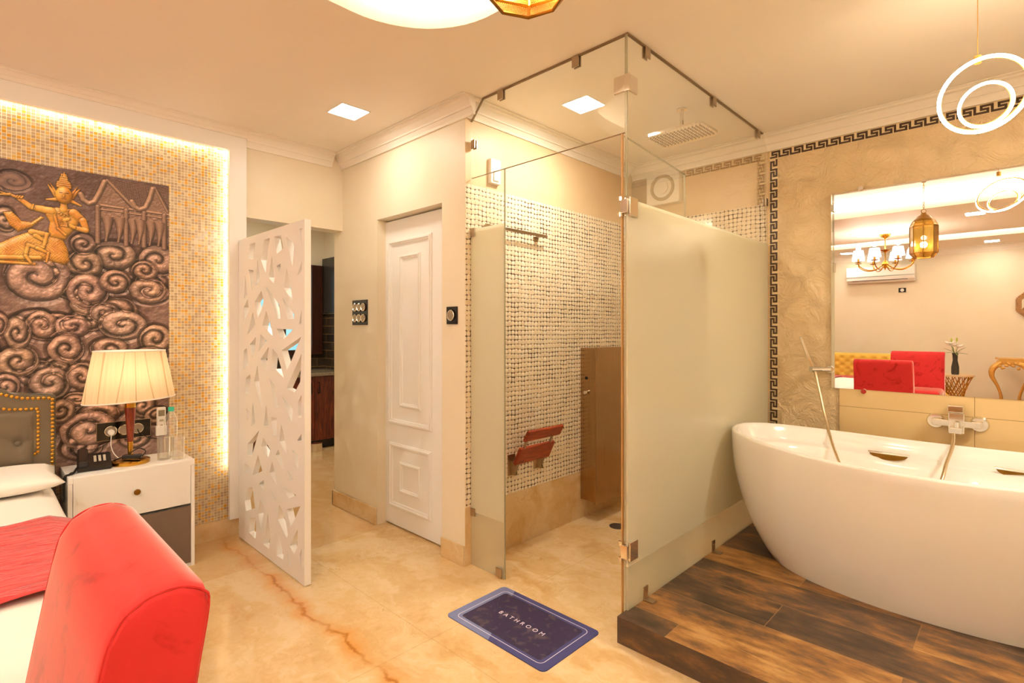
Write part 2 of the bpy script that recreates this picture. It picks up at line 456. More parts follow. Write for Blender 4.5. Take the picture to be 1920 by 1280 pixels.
M['ledcove'] = emit('cove led', WARMW, L_COVE)
def strip_loop(x0, x1, y0, y1, z, name, label):
    bm = BM(); q = .012
    box(bm, x0, x1, y0, y0+q, z, z+.01); box(bm, x0, x1, y1-q, y1, z, z+.01)
    box(bm, x0, x0+q, y0+q, y1-q, z, z+.01); box(bm, x1-q, x1, y0+q, y1-q, z, z+.01)
    o = obj(name, bm, M['ledcove']); tag(o, label, 'led strip')
strip_loop(-2.19, 2.38, -.10, 1.72, H+.081, 'led_strip', 'warm white led strip glowing inside the ceiling recess above the brass lantern')
strip_loop(-3.19, 2.38, -3.19, -2.18, H+.081, 'led_strip', 'warm white led strip glowing in the far ceiling recess seen in the wall mirror')

# walls
bm = BM(); box(bm, XB-.13, XB, YS, 1.285, .0, H); struct('wall_left', bm, M['mosaic'])
bm = BM()
outer = [(-2.75, .125), (1.285, .125), (1.285, H), (-2.75, H)]
hole = [(-2.6, .16), (1.182, .16), (1.182, 2.515), (-2.6, 2.515)]
# frame open at the bottom: three bands
box(bm, FX-.03, FX, 1.182, 1.285, .125, H); box(bm, FX-.03, FX, -2.7, 1.182, 2.515, H); box(bm, FX-.03, FX, -2.8, -2.7, .125, H)
box(bm, XB, FX-.03, 1.265, 1.285, .125, H); box(bm, XB, FX-.03, -2.8, 1.265, 2.62, H)
struct('trim_1', bm, M['white'], 'white boxed frame around the gold mosaic wall')
bm = BM(); box(bm, XB, XB+.015, -2.8, 1.287, 0, .115); struct('baseboard_left', bm, M['marble'])
M['ledbed'] = emit('bed wall led', WARMW, L_BED)
bm = BM(); box(bm, FX-.048, FX-.036, 1.19, 1.20, .45, 2.53); box(bm, FX-.048, FX-.036, -2.7, 1.19, 2.522, 2.532)
o = obj('led_strip', bm, M['ledbed']); tag(o, 'warm white led strip glowing behind the frame of the mosaic wall', 'led strip')

bm = BM(); box(bm, HX-.13, HX, 1.285, YD+.1, 2.10, H); struct('wall_header', bm, M['wall'])
# door wall with opening for the white door
dx0, dx1, dz = -3.235, -2.515, 2.115
bm = BM()
plate(bm, [(-3.85, 0), (dx0, 0), (dx0, dz), (dx1, dz), (dx1, 0), (LX, 0), (LX, H), (-3.85, H)], [], lambda p: (p[0], YD, p[1]), lambda p: (p[0], YD+.13, p[1]))
struct('wall_door', bm, M['wall'])
bm = BM(); box(bm, -3.865, dx0-.002, YD-.012, YD, 0, .115, .003); box(bm, -3.865, -3.85, YD-.012, YD+.13, 0, .115, .003)
box(bm, dx1+.002, LX-.0, YD-.012, YD, 0, .115, .003)
struct('baseboard_back', bm, M['marble'])
# stone-clad corner and shower wall: one facing on x = LX
bm = BM(); box(bm, LX-.1, LX, YD+.131, W, 0, H); struct('wall_shower', bm, M['venetian'])
bm = BM(); box(bm, LX+.0005, LX+.006, YD+.0, W, .335, 2.19); struct('wall_shower_stone', bm, M['pebble'])
bm = BM(); box(bm, LX+.0005, LX+.004, YD+.0, W, 0, .334); struct('wall_shower_marble', bm, M['marble'])
bm = BM(); box(bm, LX+.0005, LX+.003, YD, W, 2.191, H); struct('wall_shower_plaster', bm, M['venetian'])
# bath wall
bm = BM(); box(bm, -6.6, GX, W, W+.1, 0, H); struct('wall_back', bm, M['venetian'])
bm = BM(); box(bm, GX, XE, W, W+.1, 0, H); struct('wall_bath', bm, M['rockwall'])
bm = BM(); box(bm, LX+.006, GX-.006, W-.012, W, .335, 2.205); struct('wall_back_stone', bm, M['pebble'])
bm = BM(); box(bm, LX+.006, GX-.006, W-.01, W, 0, .334); struct('wall_back_marble', bm, M['marble'])
# east and south walls
bm = BM(); box(bm, XE, XE+.1, YS-.1, W+.1, 0, H); struct('wall_right', bm, M['wall'])
bm = BM(); box(bm, XB-.13, XE, YS-.1, YS, 0, H); struct('wall_front', bm, M['wall'])

# cornices: stepped profile swept along straight runs
def cornice(name, p, q, inward, d=.095, hgt=.10, mat=None):
    """p->q wall line at ceiling; inward unit vector"""
    prof = [(0, 0), (0, -hgt), (.012, -hgt), (.016, -hgt*.86), (d*.30, -hgt*.62), (d*.38, -hgt*.62), (d*.40, -hgt*.52), (d*.62, -hgt*.24), (d*.80, -hgt*.18), (d*.82, -hgt*.08), (d, -hgt*.05), (d, 0)]
    p = Vector(p); q = Vector(q); i = Vector(inward)
    bm = BM(); prism(bm, [(p.x+i.x*a, p.y+i.y*a, H+b-.0005) for a, b in prof], q-p)
    return struct(name, bm, mat or M['trim'])
cornice('trim_2', (LX, W, 0), (XE, W, 0), (0, -1, 0))
cornice('trim_3', (LX, YD, 0), (LX, W-.095, 0), (1, 0, 0), .09, .095)
cornice('trim_4', (HX, YD, 0), (LX+.09, YD, 0), (0, -1, 0), .09, .10)
cornice('trim_5', (HX, 1.285, 0), (HX, YD-.09, 0), (1, 0, 0), .09, .10)
cornice('trim_6', (FX, -2.75, 0), (FX, 1.285, 0), (1, 0, 0), .06, .05)
cornice('trim_7', (-3.69, YS, 0), (XE, YS, 0), (0, 1, 0), .1, .11)

# Greek key border on the bath wall (raised dark relief)
KEY = ["#####.##", "....#.#.", ".####.#.", ".#....#.", ".######."]
M['key'] = simple('dark brown key pattern', '#4a3018', .45, nvar=.15)
M['keyband'] = simple('cream key band', '#ecd4a6', .45, nvar=.03)
def key_run(bm, origin, u, v, L, cell):
    """u: running direction, v: across, both unit vectors on the wall"""
    o = Vector(origin); u = Vector(u); v = Vector(v); n = int(L/cell); 
    for r in range(5):
        i = 0
        while i < n:
            if KEY[r][i % 8] == '#':
                j = i
                while j < n and KEY[r][j % 8] == '#': j += 1
                a = o+u*(i*cell)+v*(r*cell); b = o+u*(j*cell)+v*((r+1)*cell)
                q_ = .0012; box(bm, min(a.x, b.x)-q_, max(a.x, b.x)+q_, W-.0045, W-.001, min(a.z, b.z)-q_, max(a.z, b.z)+q_)
                i = j
            else: i += 1
cell = .0088
o = thing('key_border', 'dark brown greek key border framing the bath wall beside the glass and below the cornice', 'wall border', (-1.222, W-.003, .12))
bm = BM(); box(bm, -1.248, -1.196, W-.002, W-.0005, .12, 2.556); box(bm, -1.196, XE, W-.002, W-.0005, 2.504, 2.556); obj('band', bm, M['keyband'], o)
bm = BM(); key_run(bm, (-1.244, 0, .12), (0, 0, 1), (1, 0, 0), 2.38, cell); key_run(bm, (-1.244, 0, 2.508), (1, 0, 0), (0, 0, 1), 3.84, cell)
obj('key_pattern', bm, M['key'], o)
o = thing('key_border', 'greek key border inside the shower on the back wall, behind the glass', 'wall border', (-1.8, W-.003, 2.25))
bm = BM(); box(bm, -1.33, -1.278, W-.002, W-.0005, 2.21, 2.556); box(bm, -1.85, -1.33, W-.002, W-.0005, 2.504, 2.556); obj('band', bm, M['keyband'], o)
bm = BM(); key_run(bm, (-1.326, 0, 2.21), (0, 0, 1), (1, 0, 0), .30, cell); key_run(bm, (-1.848, 0, 2.508), (1, 0, 0), (0, 0, 1), .55, cell)
obj('key_pattern', bm, simple('faded key pattern', '#b58f5e', .45), o)

# large smooth tiles under and around the mirror
def mat_bigtile():
    t = NT('large beige wall tile'); p = t.pos(); x, y, z = t.xyz(p)
    u = t.math('DIVIDE', t.math('ADD', x, .201), .635); w = t.math('DIVIDE', t.math('SUBTRACT', z, .881), .30)
    fu = t.math('ABSOLUTE', t.math('SUBTRACT', t.math('FRACT', u), .5)); fw = t.math('ABSOLUTE', t.math('SUBTRACT', t.math('FRACT', w), .5))
    g = t.math('MAXIMUM', t.step(fu, .4975, .4985), t.step(fw, .495, .497))
    n = t.noise(p, 3, 4)
    c = t.mix(g, t.mix(n, lin('#d9b67c'), lin('#e6c893')), lin('#8b6636'))
    return t.end(t.bsdf(c, .3, 0, t.bump(t.math('SUBTRACT', 1.0, g), .2, .002)))
M['bigtile'] = mat_bigtile()
bm = BM(); box(bm, -.836, XE, W-.012, W, PZ, 1.181, .001); struct('wall_bath_tile', bm, M['bigtile'])
# platform
bm = BM(); box(bm, -1.27, XE, 1.958, W, .0, PZ, .002)
for f in bm.faces: f.material_index = 1 if abs(f.normal.z) < .5 else 0
struct('floor_platform', bm, [M['planks'], M['riser']], 'raised platform of weathered brown wood planks carrying the bathtub')

# ================================================================ KITCHEN
KX = -6.35
def mat_slate():
    t = NT('slate brick tile'); p = t.pos(); x, y, z = t.xyz(p)
    b = t.n('ShaderNodeTexBrick', {'Vector': t.comb(t.math('ADD', x, y), z, 0.0), 'Scale': 1.0, 'Brick Width': .30, 'Row Height': .10, 'Mortar Size': .004, 'Color1': (*lin('#5a4a3a'), 1), 'Color2': (*lin('#3c342c'), 1), 'Mortar': (*lin('#a8875a'), 1)})
    n = t.noise(p, 14, 6, .7)
    c = t.mix(.6, b.outputs[0], t.ramp(n, [(.3, '#2c2620'), (.5, '#6b5843'), (.7, '#9a7d58')]), 'OVERLAY')
    return t.end(t.bsdf(c, .35, 0, t.bump(n, .2, .004)))
M['slate'] = mat_slate()
bm = BM(); plate(bm, [(.9, 0), (3.25, 0), (3.25, H), (.9, H)], [[(2.2, 1.045), (3.09, 1.045), (3.09, 2.155), (2.2, 2.155)]], lambda p: (KX, p[0], p[1]), lambda p: (KX-.15, p[0], p[1]))
struct('wall_kitchen_back', bm, M['wall'])
bm = BM(); box(bm, KX, -3.86, 3.146, 3.26, 0, H); struct('wall_kitchen_side', bm, M['wall'])
bm = BM(); box(bm, KX, XB-.13, 1.0, 1.12, 0, H); struct('wall_kitchen_front', bm, M['wall'])
bm = BM(); box(bm, KX, KX+.012, 1.12, 3.146, .87, 1.044); box(bm, KX, KX+.012, 3.092, 3.146, 1.044, 1.55); box(bm, KX+.012, -5.2, 3.134, 3.146, .87, 1.55)
box(bm, KX, KX+.012, 1.12, 2.198, 1.044, 1.55)
struct('wall_kitchen_tile', bm, M['slate'])
o = thing('kitchen_counter', 'dark kitchen worktop with a pale front edge on cherry wood cabinets', 'worktop', (-6.03, 2.2, .82))
bm = BM(); box(bm, KX+.013, -5.72, 1.13, 3.13, .83, .87, .006, 3); obj('worktop_slab', bm, simple('polished granite', '#8d7a62', .12, nscale=80, nvar=.4), o)
k = thing('kitchen_cabinet', 'cherry wood kitchen cabinets seen through the doorway beyond the lattice', 'kitchen cabinet', (-6.03, 2.2, 0))
bm = BM(); box(bm, KX+.02, -5.77, 1.13, 3.12, .1, .829); obj('body', bm, M['darkwood'], k)
bm = BM(); box(bm, KX+.05, -5.83, 1.15, 3.1, 0, .1); obj('plinth', bm, M['black'], k)
for i in range(5):
    y1 = 3.117-.39*i
    bm = BM(); box(bm, -5.77, -5.75, y1-.386, y1, .105, .825, .003); d_ = obj('door', bm, M['cabwood'], k)
    hy = y1-.045 if i % 2 else y1-.34
    bm = BM(); tube(bm, [(-5.75, hy, .64), (-5.725, hy, .64), (-5.725, hy, .76), (-5.75, hy, .76)], .006, 8); obj('handle', bm, M['black'], d_)
bm = BM(); lathe(bm, [(.07, 0), (.07, .09), (.06, .095)], (-5.70, 2.72, 0), 24); o = obj('steel_bin', bm, M['chrome'], smooth=True); tag(o, 'small shiny steel drum on the floor below the kitchen cabinets', 'bin')
wn = thing('window_1', None, None, (KX, 2.65, 1.045)); wn['kind'] = 'structure'
for a in ('category',):
    if a in wn: del wn[a]
bm = BM(); plate(bm, [(2.2, 1.045), (3.09, 1.045), (3.09, 2.155), (2.2, 2.155)], [[(2.27, 1.11), (2.58, 1.11), (2.58, 2.09), (2.27, 2.09)], [(2.65, 1.11), (2.94, 1.11), (2.94, 2.09), (2.65, 2.09)]], lambda p: (KX+.02, p[0], p[1]), lambda p: (KX-.06, p[0], p[1]))
obj('window_frame', bm, M['darkwood'], wn)
t = NT('daylit pale blue pane'); n = t.noise(t.pos(), 3, 4)
M['pane'] = t.end(t.n('ShaderNodeEmission', {0: t.ramp(n, [(.3, '#7fc4cf'), (.6, '#a9dfe6'), (.7, '#c4ecef')]), 1: .85}).outputs[0])
bm = BM(); box(bm, KX-.03, KX-.02, 2.26, 2.95, 1.1, 2.1); obj('pane', bm, M['pane'], wn)
bm = BM(); box(bm, KX+.03, KX+.06, 2.95, 3.092, 1.05, 2.15, .004); 
o = thing('window_shutter', 'dark brown wooden window shutter standing open in the kitchen', 'shutter', (KX+.045, 3.02, 1.05)); obj('leaf', bm, M['darkwood'], o)
bm = BM(); box(bm, -6.33, -5.5, 3.10, 3.133, 1.56, 2.24, .005); o = obj('wall_cabinet', bm, simple('dark grey laminate', '#3a332c', .25, nvar=.2)); tag(o, 'dark glossy wall cabinet hung above the slate tiles in the kitchen corner', 'wall cabinet')
# unseen ceiling panel that lights the kitchen
kl = thing('ceiling_light', 'unseen ceiling light panel for the kitchen beyond the opening', 'ceiling light', (-5.0, 2.1, H))
bm = BM(); box(bm, -5.08, -4.92, 2.02, 2.18, H-.008, H); obj('diffuser', bm, emit('panel glow k', WARMW, 6), kl)
area('kitchen_panel_light', (-5.0, 2.1, H-.012), (0, 0, 0), .16, .16, 16, WARM, kl)

# ================================================================ LATTICE SCREEN
HOLES = [[(-3.497,1.889),(-3.406,1.889),(-3.435,1.789),(-3.535,1.804)],[(-3.268,1.888),(-3.18,1.891),(-3.232,1.746),(-3.24,1.687),(-3.314,1.774)],[(-3.118,1.891),(-3.024,1.888),(-2.99,1.809),(-3.081,1.786)],[(-2.953,1.869),(-2.861,1.825),(-2.85,1.8),(-2.871,1.698)],[(-2.786,1.891),(-2.752,1.89),(-2.757,1.794)],[(-2.752,1.72),(-2.755,1.664),(-2.81,1.642)],[(-3.371,1.783),(-3.324,1.657),(-3.398,1.622)],[(-3.153,1.781),(-3.113,1.651),(-3.122,1.611),(-3.195,1.661)],[(-3.029,1.728),(-3.029,1.705),(-3.048,1.677),(-3.084,1.716)],[(-3.516,1.732),(-3.437,1.72),(-3.459,1.591)],[(-3.577,1.712),(-3.542,1.576),(-3.6,1.55)],[(-2.946,1.697),(-2.88,1.553),(-2.859,1.493),(-2.983,1.588)],[(-3.309,1.588),(-3.274,1.521),(-3.312,1.47),(-3.362,1.426),(-3.416,1.524)],[(-3.245,1.613),(-3.14,1.553),(-3.05,1.495),(-3.031,1.414),(-3.076,1.417)],[(-3.004,1.534),(-2.85,1.434),(-2.85,1.41),(-2.929,1.411)],[(-3.529,1.547),(-3.51,1.471),(-3.594,1.406),(-3.6,1.497)],[(-3.447,1.462),(-3.404,1.384),(-3.535,1.323)],[(-3.236,1.469),(-3.151,1.349),(-3.14,1.317),(-3.291,1.378)],[(-2.759,1.457),(-2.761,1.379),(-2.786,1.385)],[(-3.081,1.358),(-2.866,1.353),(-2.98,1.301),(-3.029,1.307)],[(-2.764,1.315),(-2.901,1.167),(-2.943,1.129),(-3.014,1.237)],[(-3.32,1.326),(-3.228,1.289),(-3.35,1.219)],[(-3.395,1.31),(-3.404,1.248),(-3.453,1.177),(-3.497,1.26)],[(-3.548,1.237),(-3.512,1.141),(-3.6,1.097),(-3.6,1.219)],[(-3.195,1.254),(-3.236,1.122),(-3.257,1.126),(-3.324,1.172)],[(-3.14,1.243),(-3.076,1.214),(-2.983,1.083),(-3.102,1.127),(-3.167,1.121)],[(-2.759,1.226),(-2.775,1.076),(-2.844,1.012),(-2.948,1.028)],[(-3.374,1.136),(-3.291,0.894),(-3.297,0.885),(-3.422,1.034)],[(-3.491,1.074),(-3.484,1.049),(-3.51,0.946),(-3.594,0.946),(-3.568,1.043)],[(-3.192,1.069),(-3.118,1.037),(-3.06,0.913),(-3.102,0.909)],[(-3.561,0.853),(-3.51,0.842),(-3.529,0.771)],[(-3.447,0.907),(-3.406,0.781),(-3.472,0.752)],[(-3.234,0.909),(-3.203,0.788),(-3.27,0.78)],[(-3.162,0.842),(-3.079,0.85),(-3.087,0.747),(-3.129,0.739)],[(-3.014,0.981),(-2.929,0.945),(-2.865,0.914),(-2.882,0.852)],[(-2.761,1.007),(-2.759,0.886),(-2.8,0.883),(-2.798,0.968)],[(-2.759,0.804),(-2.759,0.766),(-2.814,0.756)],[(-3.344,0.74),(-3.466,0.564),(-3.551,0.555),(-3.533,0.631)],[(-3.277,0.708),(-3.175,0.651),(-3.2,0.601),(-3.314,0.648)],[(-3.019,0.824),(-2.958,0.717),(-2.943,0.663),(-3.043,0.717)],[(-3.06,0.669),(-3.004,0.619),(-2.98,0.556),(-3.102,0.633)],[(-3.362,0.592),(-3.295,0.504),(-3.459,0.443)],[(-3.145,0.588),(-3.102,0.52),(-3.081,0.464),(-3.189,0.513)],[(-3.587,0.5),(-3.499,0.494),(-3.522,0.452),(-3.585,0.438)],[(-2.875,0.7),(-2.796,0.683),(-2.8,0.606),(-2.833,0.628)],[(-2.934,0.579),(-2.85,0.536),(-2.914,0.523)],[(-3.27,0.457),(-3.27,0.432),(-3.28,0.395),(-3.35,0.416)],[(-3.528,0.352),(-3.451,0.375),(-3.412,0.254),(-3.562,0.2),(-3.583,0.262)],[(-3.333,0.332),(-3.262,0.286),(-3.315,0.145),(-3.356,0.231)],[(-3.488,0.174),(-3.397,0.199),(-3.39,0.125),(-3.403,0.068),(-3.515,0.078)],[(-3.212,0.272),(-3.168,0.147),(-3.195,0.065),(-3.284,0.068),(-3.254,0.119)],[(-2.993,0.472),(-2.824,0.46),(-2.915,0.424)],[(-2.946,0.357),(-2.773,0.413),(-2.849,0.319),(-2.894,0.273)],[(-3.047,0.359),(-2.993,0.332),(-2.946,0.26),(-2.93,0.22),(-2.946,0.196),(-3.066,0.269)],[(-3.097,0.191),(-3.031,0.166),(-2.988,0.089),(-2.993,0.063),(-3.084,0.058)],[(-2.806,0.283),(-2.806,0.194),(-2.849,0.134),(-2.906,0.165)],[(-2.758,0.195),(-2.758,0.06),(-2.783,0.149)],[(-2.946,0.119),(-2.884,0.068),(-2.909,0.051)],[(-3.183,0.426),(-3.092,0.381),(-3.099,0.363)]]
bm = BM()
plate(bm, [(-3.688, .004), (-2.723, .004), (-2.723, 1.935), (-3.688, 1.935)], HOLES, lambda p: (p[0], 1.237, p[1]), lambda p: (p[0], 1.272, p[1]))
o = obj('lattice_screen', bm, M['white']); tag(o, 'tall white screen cut through with random slanted openings, jutting from the bed wall frame', 'screen')

# ================================================================ WHITE DOOR
d = thing('door_1', None, None, ((dx0+dx1)/2, 2.07, 0)); d['kind'] = 'structure'
DY = 2.055
bm = BM(); box(bm, -3.29, -2.52, DY, DY+.035, .012, 2.105); obj('leaf', bm, M['white'], d)
def mould(x0, x1, z0, z1, name, w=.028, h=.014):
    bm = BM()
    prof = [(0, 0), (.002, h*.5), (w*.25, h*.6), (w*.3, h), (w*.55, h), (w*.6, h*.55), (w*.9, h*.4), (w, 0)]
    loops = []
    for a, b in prof:
        loops.append([bm.verts.new(p) for p in ((x0+a, DY-b, z0+a), (x1-a, DY-b, z0+a), (x1-a, DY-b, z1-a), (x0+a, DY-b, z1-a))])
    for A, B in zip(loops, loops[1:]):
        for i in range(4): bm.faces.new((A[i], A[(i+1) % 4], B[(i+1) % 4], B[i]))
    obj('moulding', bm, M['white'], d)
mould(-3.192, -2.70, .705, 1.968, 'a', .036, .018); mould(-3.058, -2.822, .828, 1.86, 'b', .030, .016)
mould(-3.182, -2.705, .135, .577, 'c', .036, .018); mould(-3.058, -2.824, .250, .456, 'd', .026, .014)
bm = BM(); tube(bm, [(-3.262, DY, 1.04), (-3.262, DY-.035, 1.04), (-3.262, DY-.04, 1.02), (-3.262, DY-.04, .915), (-3.262, DY-.035, .895), (-3.262, DY, .895)], .006, 10)
box(bm, -3.27, -3.254, DY-.004, DY, 1.02, 1.06, .001); box(bm, -3.27, -3.254, DY-.004, DY, .875, .915, .001)
obj('door_handle', bm, M['agedbrass'], d)

# switch plates
def dial(bm, x, z, r, y, depth=.008):
    cyl(bm, (x, y, z), (x, y-depth, z), r, n=24)
def ringm(bm, x, z, r, y, t=.003):
    tube(bm, [(x+r*math.cos(a*PI/14), y-.008, z+r*math.sin(a*PI/14)) for a in range(28)], t, 6, closed=True)
s1 = thing('switch_plate', 'square black switch plate with six round knobs, left of the white door', 'light switch', (-3.46, YD, 1.48))
bm = BM(); box(bm, -3.565, -3.355, YD-.006, YD, 1.387, 1.568, .002); obj('plate', bm, M['black'], s1)
for r in range(2):
    for c in range(3):
        x = -3.517+c*.057; z = 1.515-r*.078
        bm = BM(); dial(bm, x, z, .025, YD-.006); kn = obj('knob', bm, M['steel'], s1)
        bm = BM(); ringm(bm, x, z, .026, YD-.006); obj('ring', bm, M['chrome'], kn)
s2 = thing('switch_plate', 'small black plate with a single round knob, between the white door and the shower', 'light switch', (-2.41, YD, 1.44))
bm = BM(); box(bm, -2.462, -2.366, YD-.009, YD, 1.385, 1.488, .002); obj('plate', bm, M['black'], s2)
bm = BM(); dial(bm, -2.414, 1.437, .028, YD-.009); kn = obj('knob', bm, M['steel'], s2)
bm = BM(); ringm(bm, -2.414, 1.437, .029, YD-.009); obj('ring', bm, M['chrome'], kn)

# ================================================================ SHOWER ENCLOSURE
T = .005
sh = thing('shower_enclosure', 'glass shower enclosure with frosted middle band, steel clips and an opened glass door', 'shower', (-1.78, 2.6, 0))
def gpanel(name, pts, vec, mat):
    bm = BM(); prism(bm, pts, vec); return obj(name, bm, mat, sh)
# transom over the opening and fixed panel, chamfered at the cornice
gpanel('transom_panel', [(LX+.007, GY-T, 2.225), (GX-.012, GY-T, 2.225), (GX-.012, GY-T, 2.652), (-2.20, GY-T, 2.652), (-2.295, GY-T, 2.55)], (0, 2*T, 0), M['frost'])
gpanel('fixed_panel', [(LX+.007, GY-T, .002), (-2.028, GY-T, .002), (-2.028, GY-T, 2.222), (LX+.007, GY-T, 2.222)], (0, 2*T, 0), M['frost'])
gpanel('side_panel', [(GX-T, GY-.004, PZ+.002), (GX-T, W-.013, PZ+.002), (GX-T, W-.013, 2.555), (GX-T, W-.10, 2.652), (GX-T, GY-.004, 2.652)], (2*T, 0, 0), M['frost'])
# edges of the glass read as darker green lines
M['silicone'] = simple('grimy silicone', '#8d7250', .5, nvar=.2)
for e in ((GX-.007, GX+.003, GY-.0085, GY-.0045, 1.94, 2.652), (-2.0279, -2.0255, GY-T, GY+T, .002, 2.222), (GX-.011, GX-.0055, GY-T, GY+T, 2.225, 2.652)):
    bm = BM(); box(bm, *e); obj('glass_edge', bm, M['edge'], sh)
for e in ((LX+.012, GX-.01, GY-.004, GY+.004, 2.2222, 2.2248), (-2.20, GX-.008, GY-.006, GY+.006, 2.652, 2.659), (GX-.006, GX+.006, GY-.008, W-.1, 2.652, 2.659)):
    bm = BM(); box(bm, *e); obj('sealant', bm, M['silicone'], sh)
bm = BM(); prism(bm, [(-2.297, GY-.006, 2.55), (-2.2, GY-.006, 2.652), (-2.2, GY-.006, 2.657), (-2.3005, GY-.006, 2.5515)], (0, .012, 0)); obj('sealant', bm, M['silicone'], sh)
# door hung at the corner, swung into the shower
ang = math.atan2(2.774-2.045, -1.362+1.285); L_ = .735
hx, hy = -1.285, 2.045
dirv = Vector((math.cos(ang), math.sin(ang), 0)); nv = Vector((-dirv.y, dirv.x, 0))*.004
p0 = Vector((hx, hy, 0)); p1 = p0+dirv*L_
bm = BM(); prism(bm, [p0-nv+Vector((0, 0, .02)), p1-nv+Vector((0, 0, .02)), p1-nv+Vector((0, 0, 2.212)), p0-nv+Vector((0, 0, 2.212))], nv*2)
dr = obj('glass_door', bm, M['frost'], sh)
bm = BM()
a = p1+dirv*.001; prism(bm, [a-nv+Vector((0, 0, .02)), a+dirv*.002-nv+Vector((0, 0, .02)), a+dirv*.002-nv+Vector((0, 0, 2.212)), a-nv+Vector((0, 0, 2.212))], nv*2)
a = p0; prism(bm, [a-nv+Vector((0, 0, 2.2125)), p1-nv+Vector((0, 0, 2.2125)), p1-nv+Vector((0, 0, 2.215)), a-nv+Vector((0, 0, 2.215))], nv*2)
obj('door_edge', bm, M['edge'], dr)
# wall profile post beside the hinge
bm = BM(); box(bm, -1.290, -1.284, GY-.008, GY+.004, .01, 2.22); obj('seal_strip', bm, simple('amber seal strip', '#b98a52', .4, nvar=.1), sh)
# hinges
for z in (1.895, .375):
    bm = BM(); box(bm, GX+.006, GX+.016, GY-.004, GY+.062, z-.042, z+.042, .002); box(bm, GX-.016, GX-.006, GY-.004, GY+.062, z-.042, z+.042, .002)
    box(bm, -1.285, GX+.010, GY-.022, GY-.008, z-.030, z+.030, .002)
    cyl(bm, (-1.288, GY-.018, z-.044), (-1.288, GY-.018, z-.026), .008, n=12); cyl(bm, (-1.288, GY-.018, z+.026), (-1.288, GY-.018, z+.044), .008, n=12)
    obj('hinge', bm, M['chrome'], sh)
# corner bracket joining transom and side glass
bm = BM(); box(bm, -1.325, -1.270, GY-.016, GY-.0055, 2.40, 2.475, .003); box(bm, GX+.0055, GX+.016, GY-.004, GY+.06, 2.40, 2.475, .003); box(bm, -1.27, GX+.016, GY-.016, GY-.006, 2.40, 2.475)
obj('corner_bracket', bm, M['chrome'], sh)
def clip(x, y, z, ax, h=.05, w=.04):
    bm = BM()
    if ax == 'y': box(bm, x-w/2, x+w/2, y-.012, y-.0055, z-h, z, .0015); box(bm, x-w/2, x+w/2, y+.0055, y+.012, z-h, z, .0015)
    else: box(bm, x+.0055, x+.012, y-w/2, y+w/2, z-h, z, .0015); box(bm, x-.012, x-.0055, y-w/2, y+w/2, z-h, z, .0015)
    obj('clip', bm, M['steel'], sh)
clip(-1.543, GY, H-.006, 'y'); clip(-2.054, GY, H-.006, 'y'); clip(-2.275, GY, 2.44, 'y', .05, .03)
clip(-2.278, GY, 1.935, 'y', .05, .036); clip(-2.278, GY, .33, 'y', .045, .036); clip(-2.065, GY, .052, 'y', .05, .045)
clip(GX, 2.19, H-.006, 'x'); clip(GX, 2.917, H-.006, 'x'); clip(GX, 3.60, H-.006, 'x'); clip(GX, 3.745, 2.235, 'x', .05, .035)
for y in (2.172, 2.903):
    bm = BM(); box(bm, GX+.0055, GX+.011, y-.018, y+.018, PZ+.003, PZ+.062, .0015); box(bm, GX+.0055, GX+.055, y-.018, y+.018, PZ+.0005, PZ+.006, .0015)
    cyl(bm, (GX+.011, y, PZ+.04), (GX+.0125, y, PZ+.04), .006, n=12)
    obj('floor_bracket', bm, M['steel'], sh)

# towel rail
tr = thing('towel_rail', 'slim steel towel rail on the stone mosaic wall behind the fixed glass', 'towel rail', (LX, 2.4, 1.96))
bm = BM(); box(bm, LX+.045, LX+.051, 2.10, 2.655, 1.953, 1.972, .002); obj('bar', bm, M['steel'], tr)
for y in (2.14, 2.585):
    bm = BM(); cyl(bm, (LX+.006, y, 1.95), (LX+.012, y, 1.95), .025, n=20); cyl(bm, (LX+.012, y, 1.955), (LX+.045, y, 1.962), .009, n=12); obj('bracket', bm, M['steel'], tr)
bm = BM(); box(bm, LX+.0005, LX+.028, 2.165, 2.248, 2.225, 2.372, .004)
o = thing('isolator_switch', 'white wall box high on the shower wall above the frosted panel', 'switch box', (LX, 2.2, 2.225)); obj('housing', bm, M['white'], o)
bm = BM(); box(bm, LX+.028, LX+.034, 2.185, 2.228, 2.24, 2.30, .002); obj('rocker', bm, M['trim'], o)

# folding shower seat
st = thing('folding_seat', 'red-brown slatted wooden shower seat folded up against the stone mosaic', 'folding seat', (LX, 2.55, .5))
def slat(z0, z1, x0, x1, y0, y1, th=.022):
    bm = BM(); dv = Vector((x1-x0, 0, z1-z0)); nn = Vector((dv.z, 0, -dv.x)).normalized()*th
    pts = [Vector((x0, y0, z0)), Vector((x0, y0, z0))+nn, Vector((x1, y0, z1))+nn, Vector((x1, y0, z1))]
    prism(bm, pts, (0, y1-y0, 0)); bmesh.ops.bevel(bm, geom=list(bm.edges), offset=.003, segments=2, affect='EDGES')
    obj('slat', bm, M['teak'], st)
slat(.535, .642, LX+.052, LX+.105, 2.325, 2.645)
slat(.690, .752, LX+.135, LX+.172, 2.325, 2.655)
for y in (2.36, 2.60):
    bm = BM(); prism(bm, [(LX+.03, y-.005, .47), (LX+.045, y-.005, .47), (LX+.17, y-.005, .735), (LX+.155, y-.005, .735)], (0, .01, 0)); obj('arm', bm, M['steel'], st)
    bm = BM(); box(bm, LX+.006, LX+.011, y-.035, y+.03, .45, .58, .001); box(bm, LX+.011, LX+.05, y-.008, y-.004, .455, .54); box(bm, LX+.011, LX+.05, y+.004, y+.008, .455, .54); obj('wall_bracket', bm, M['steel'], st)

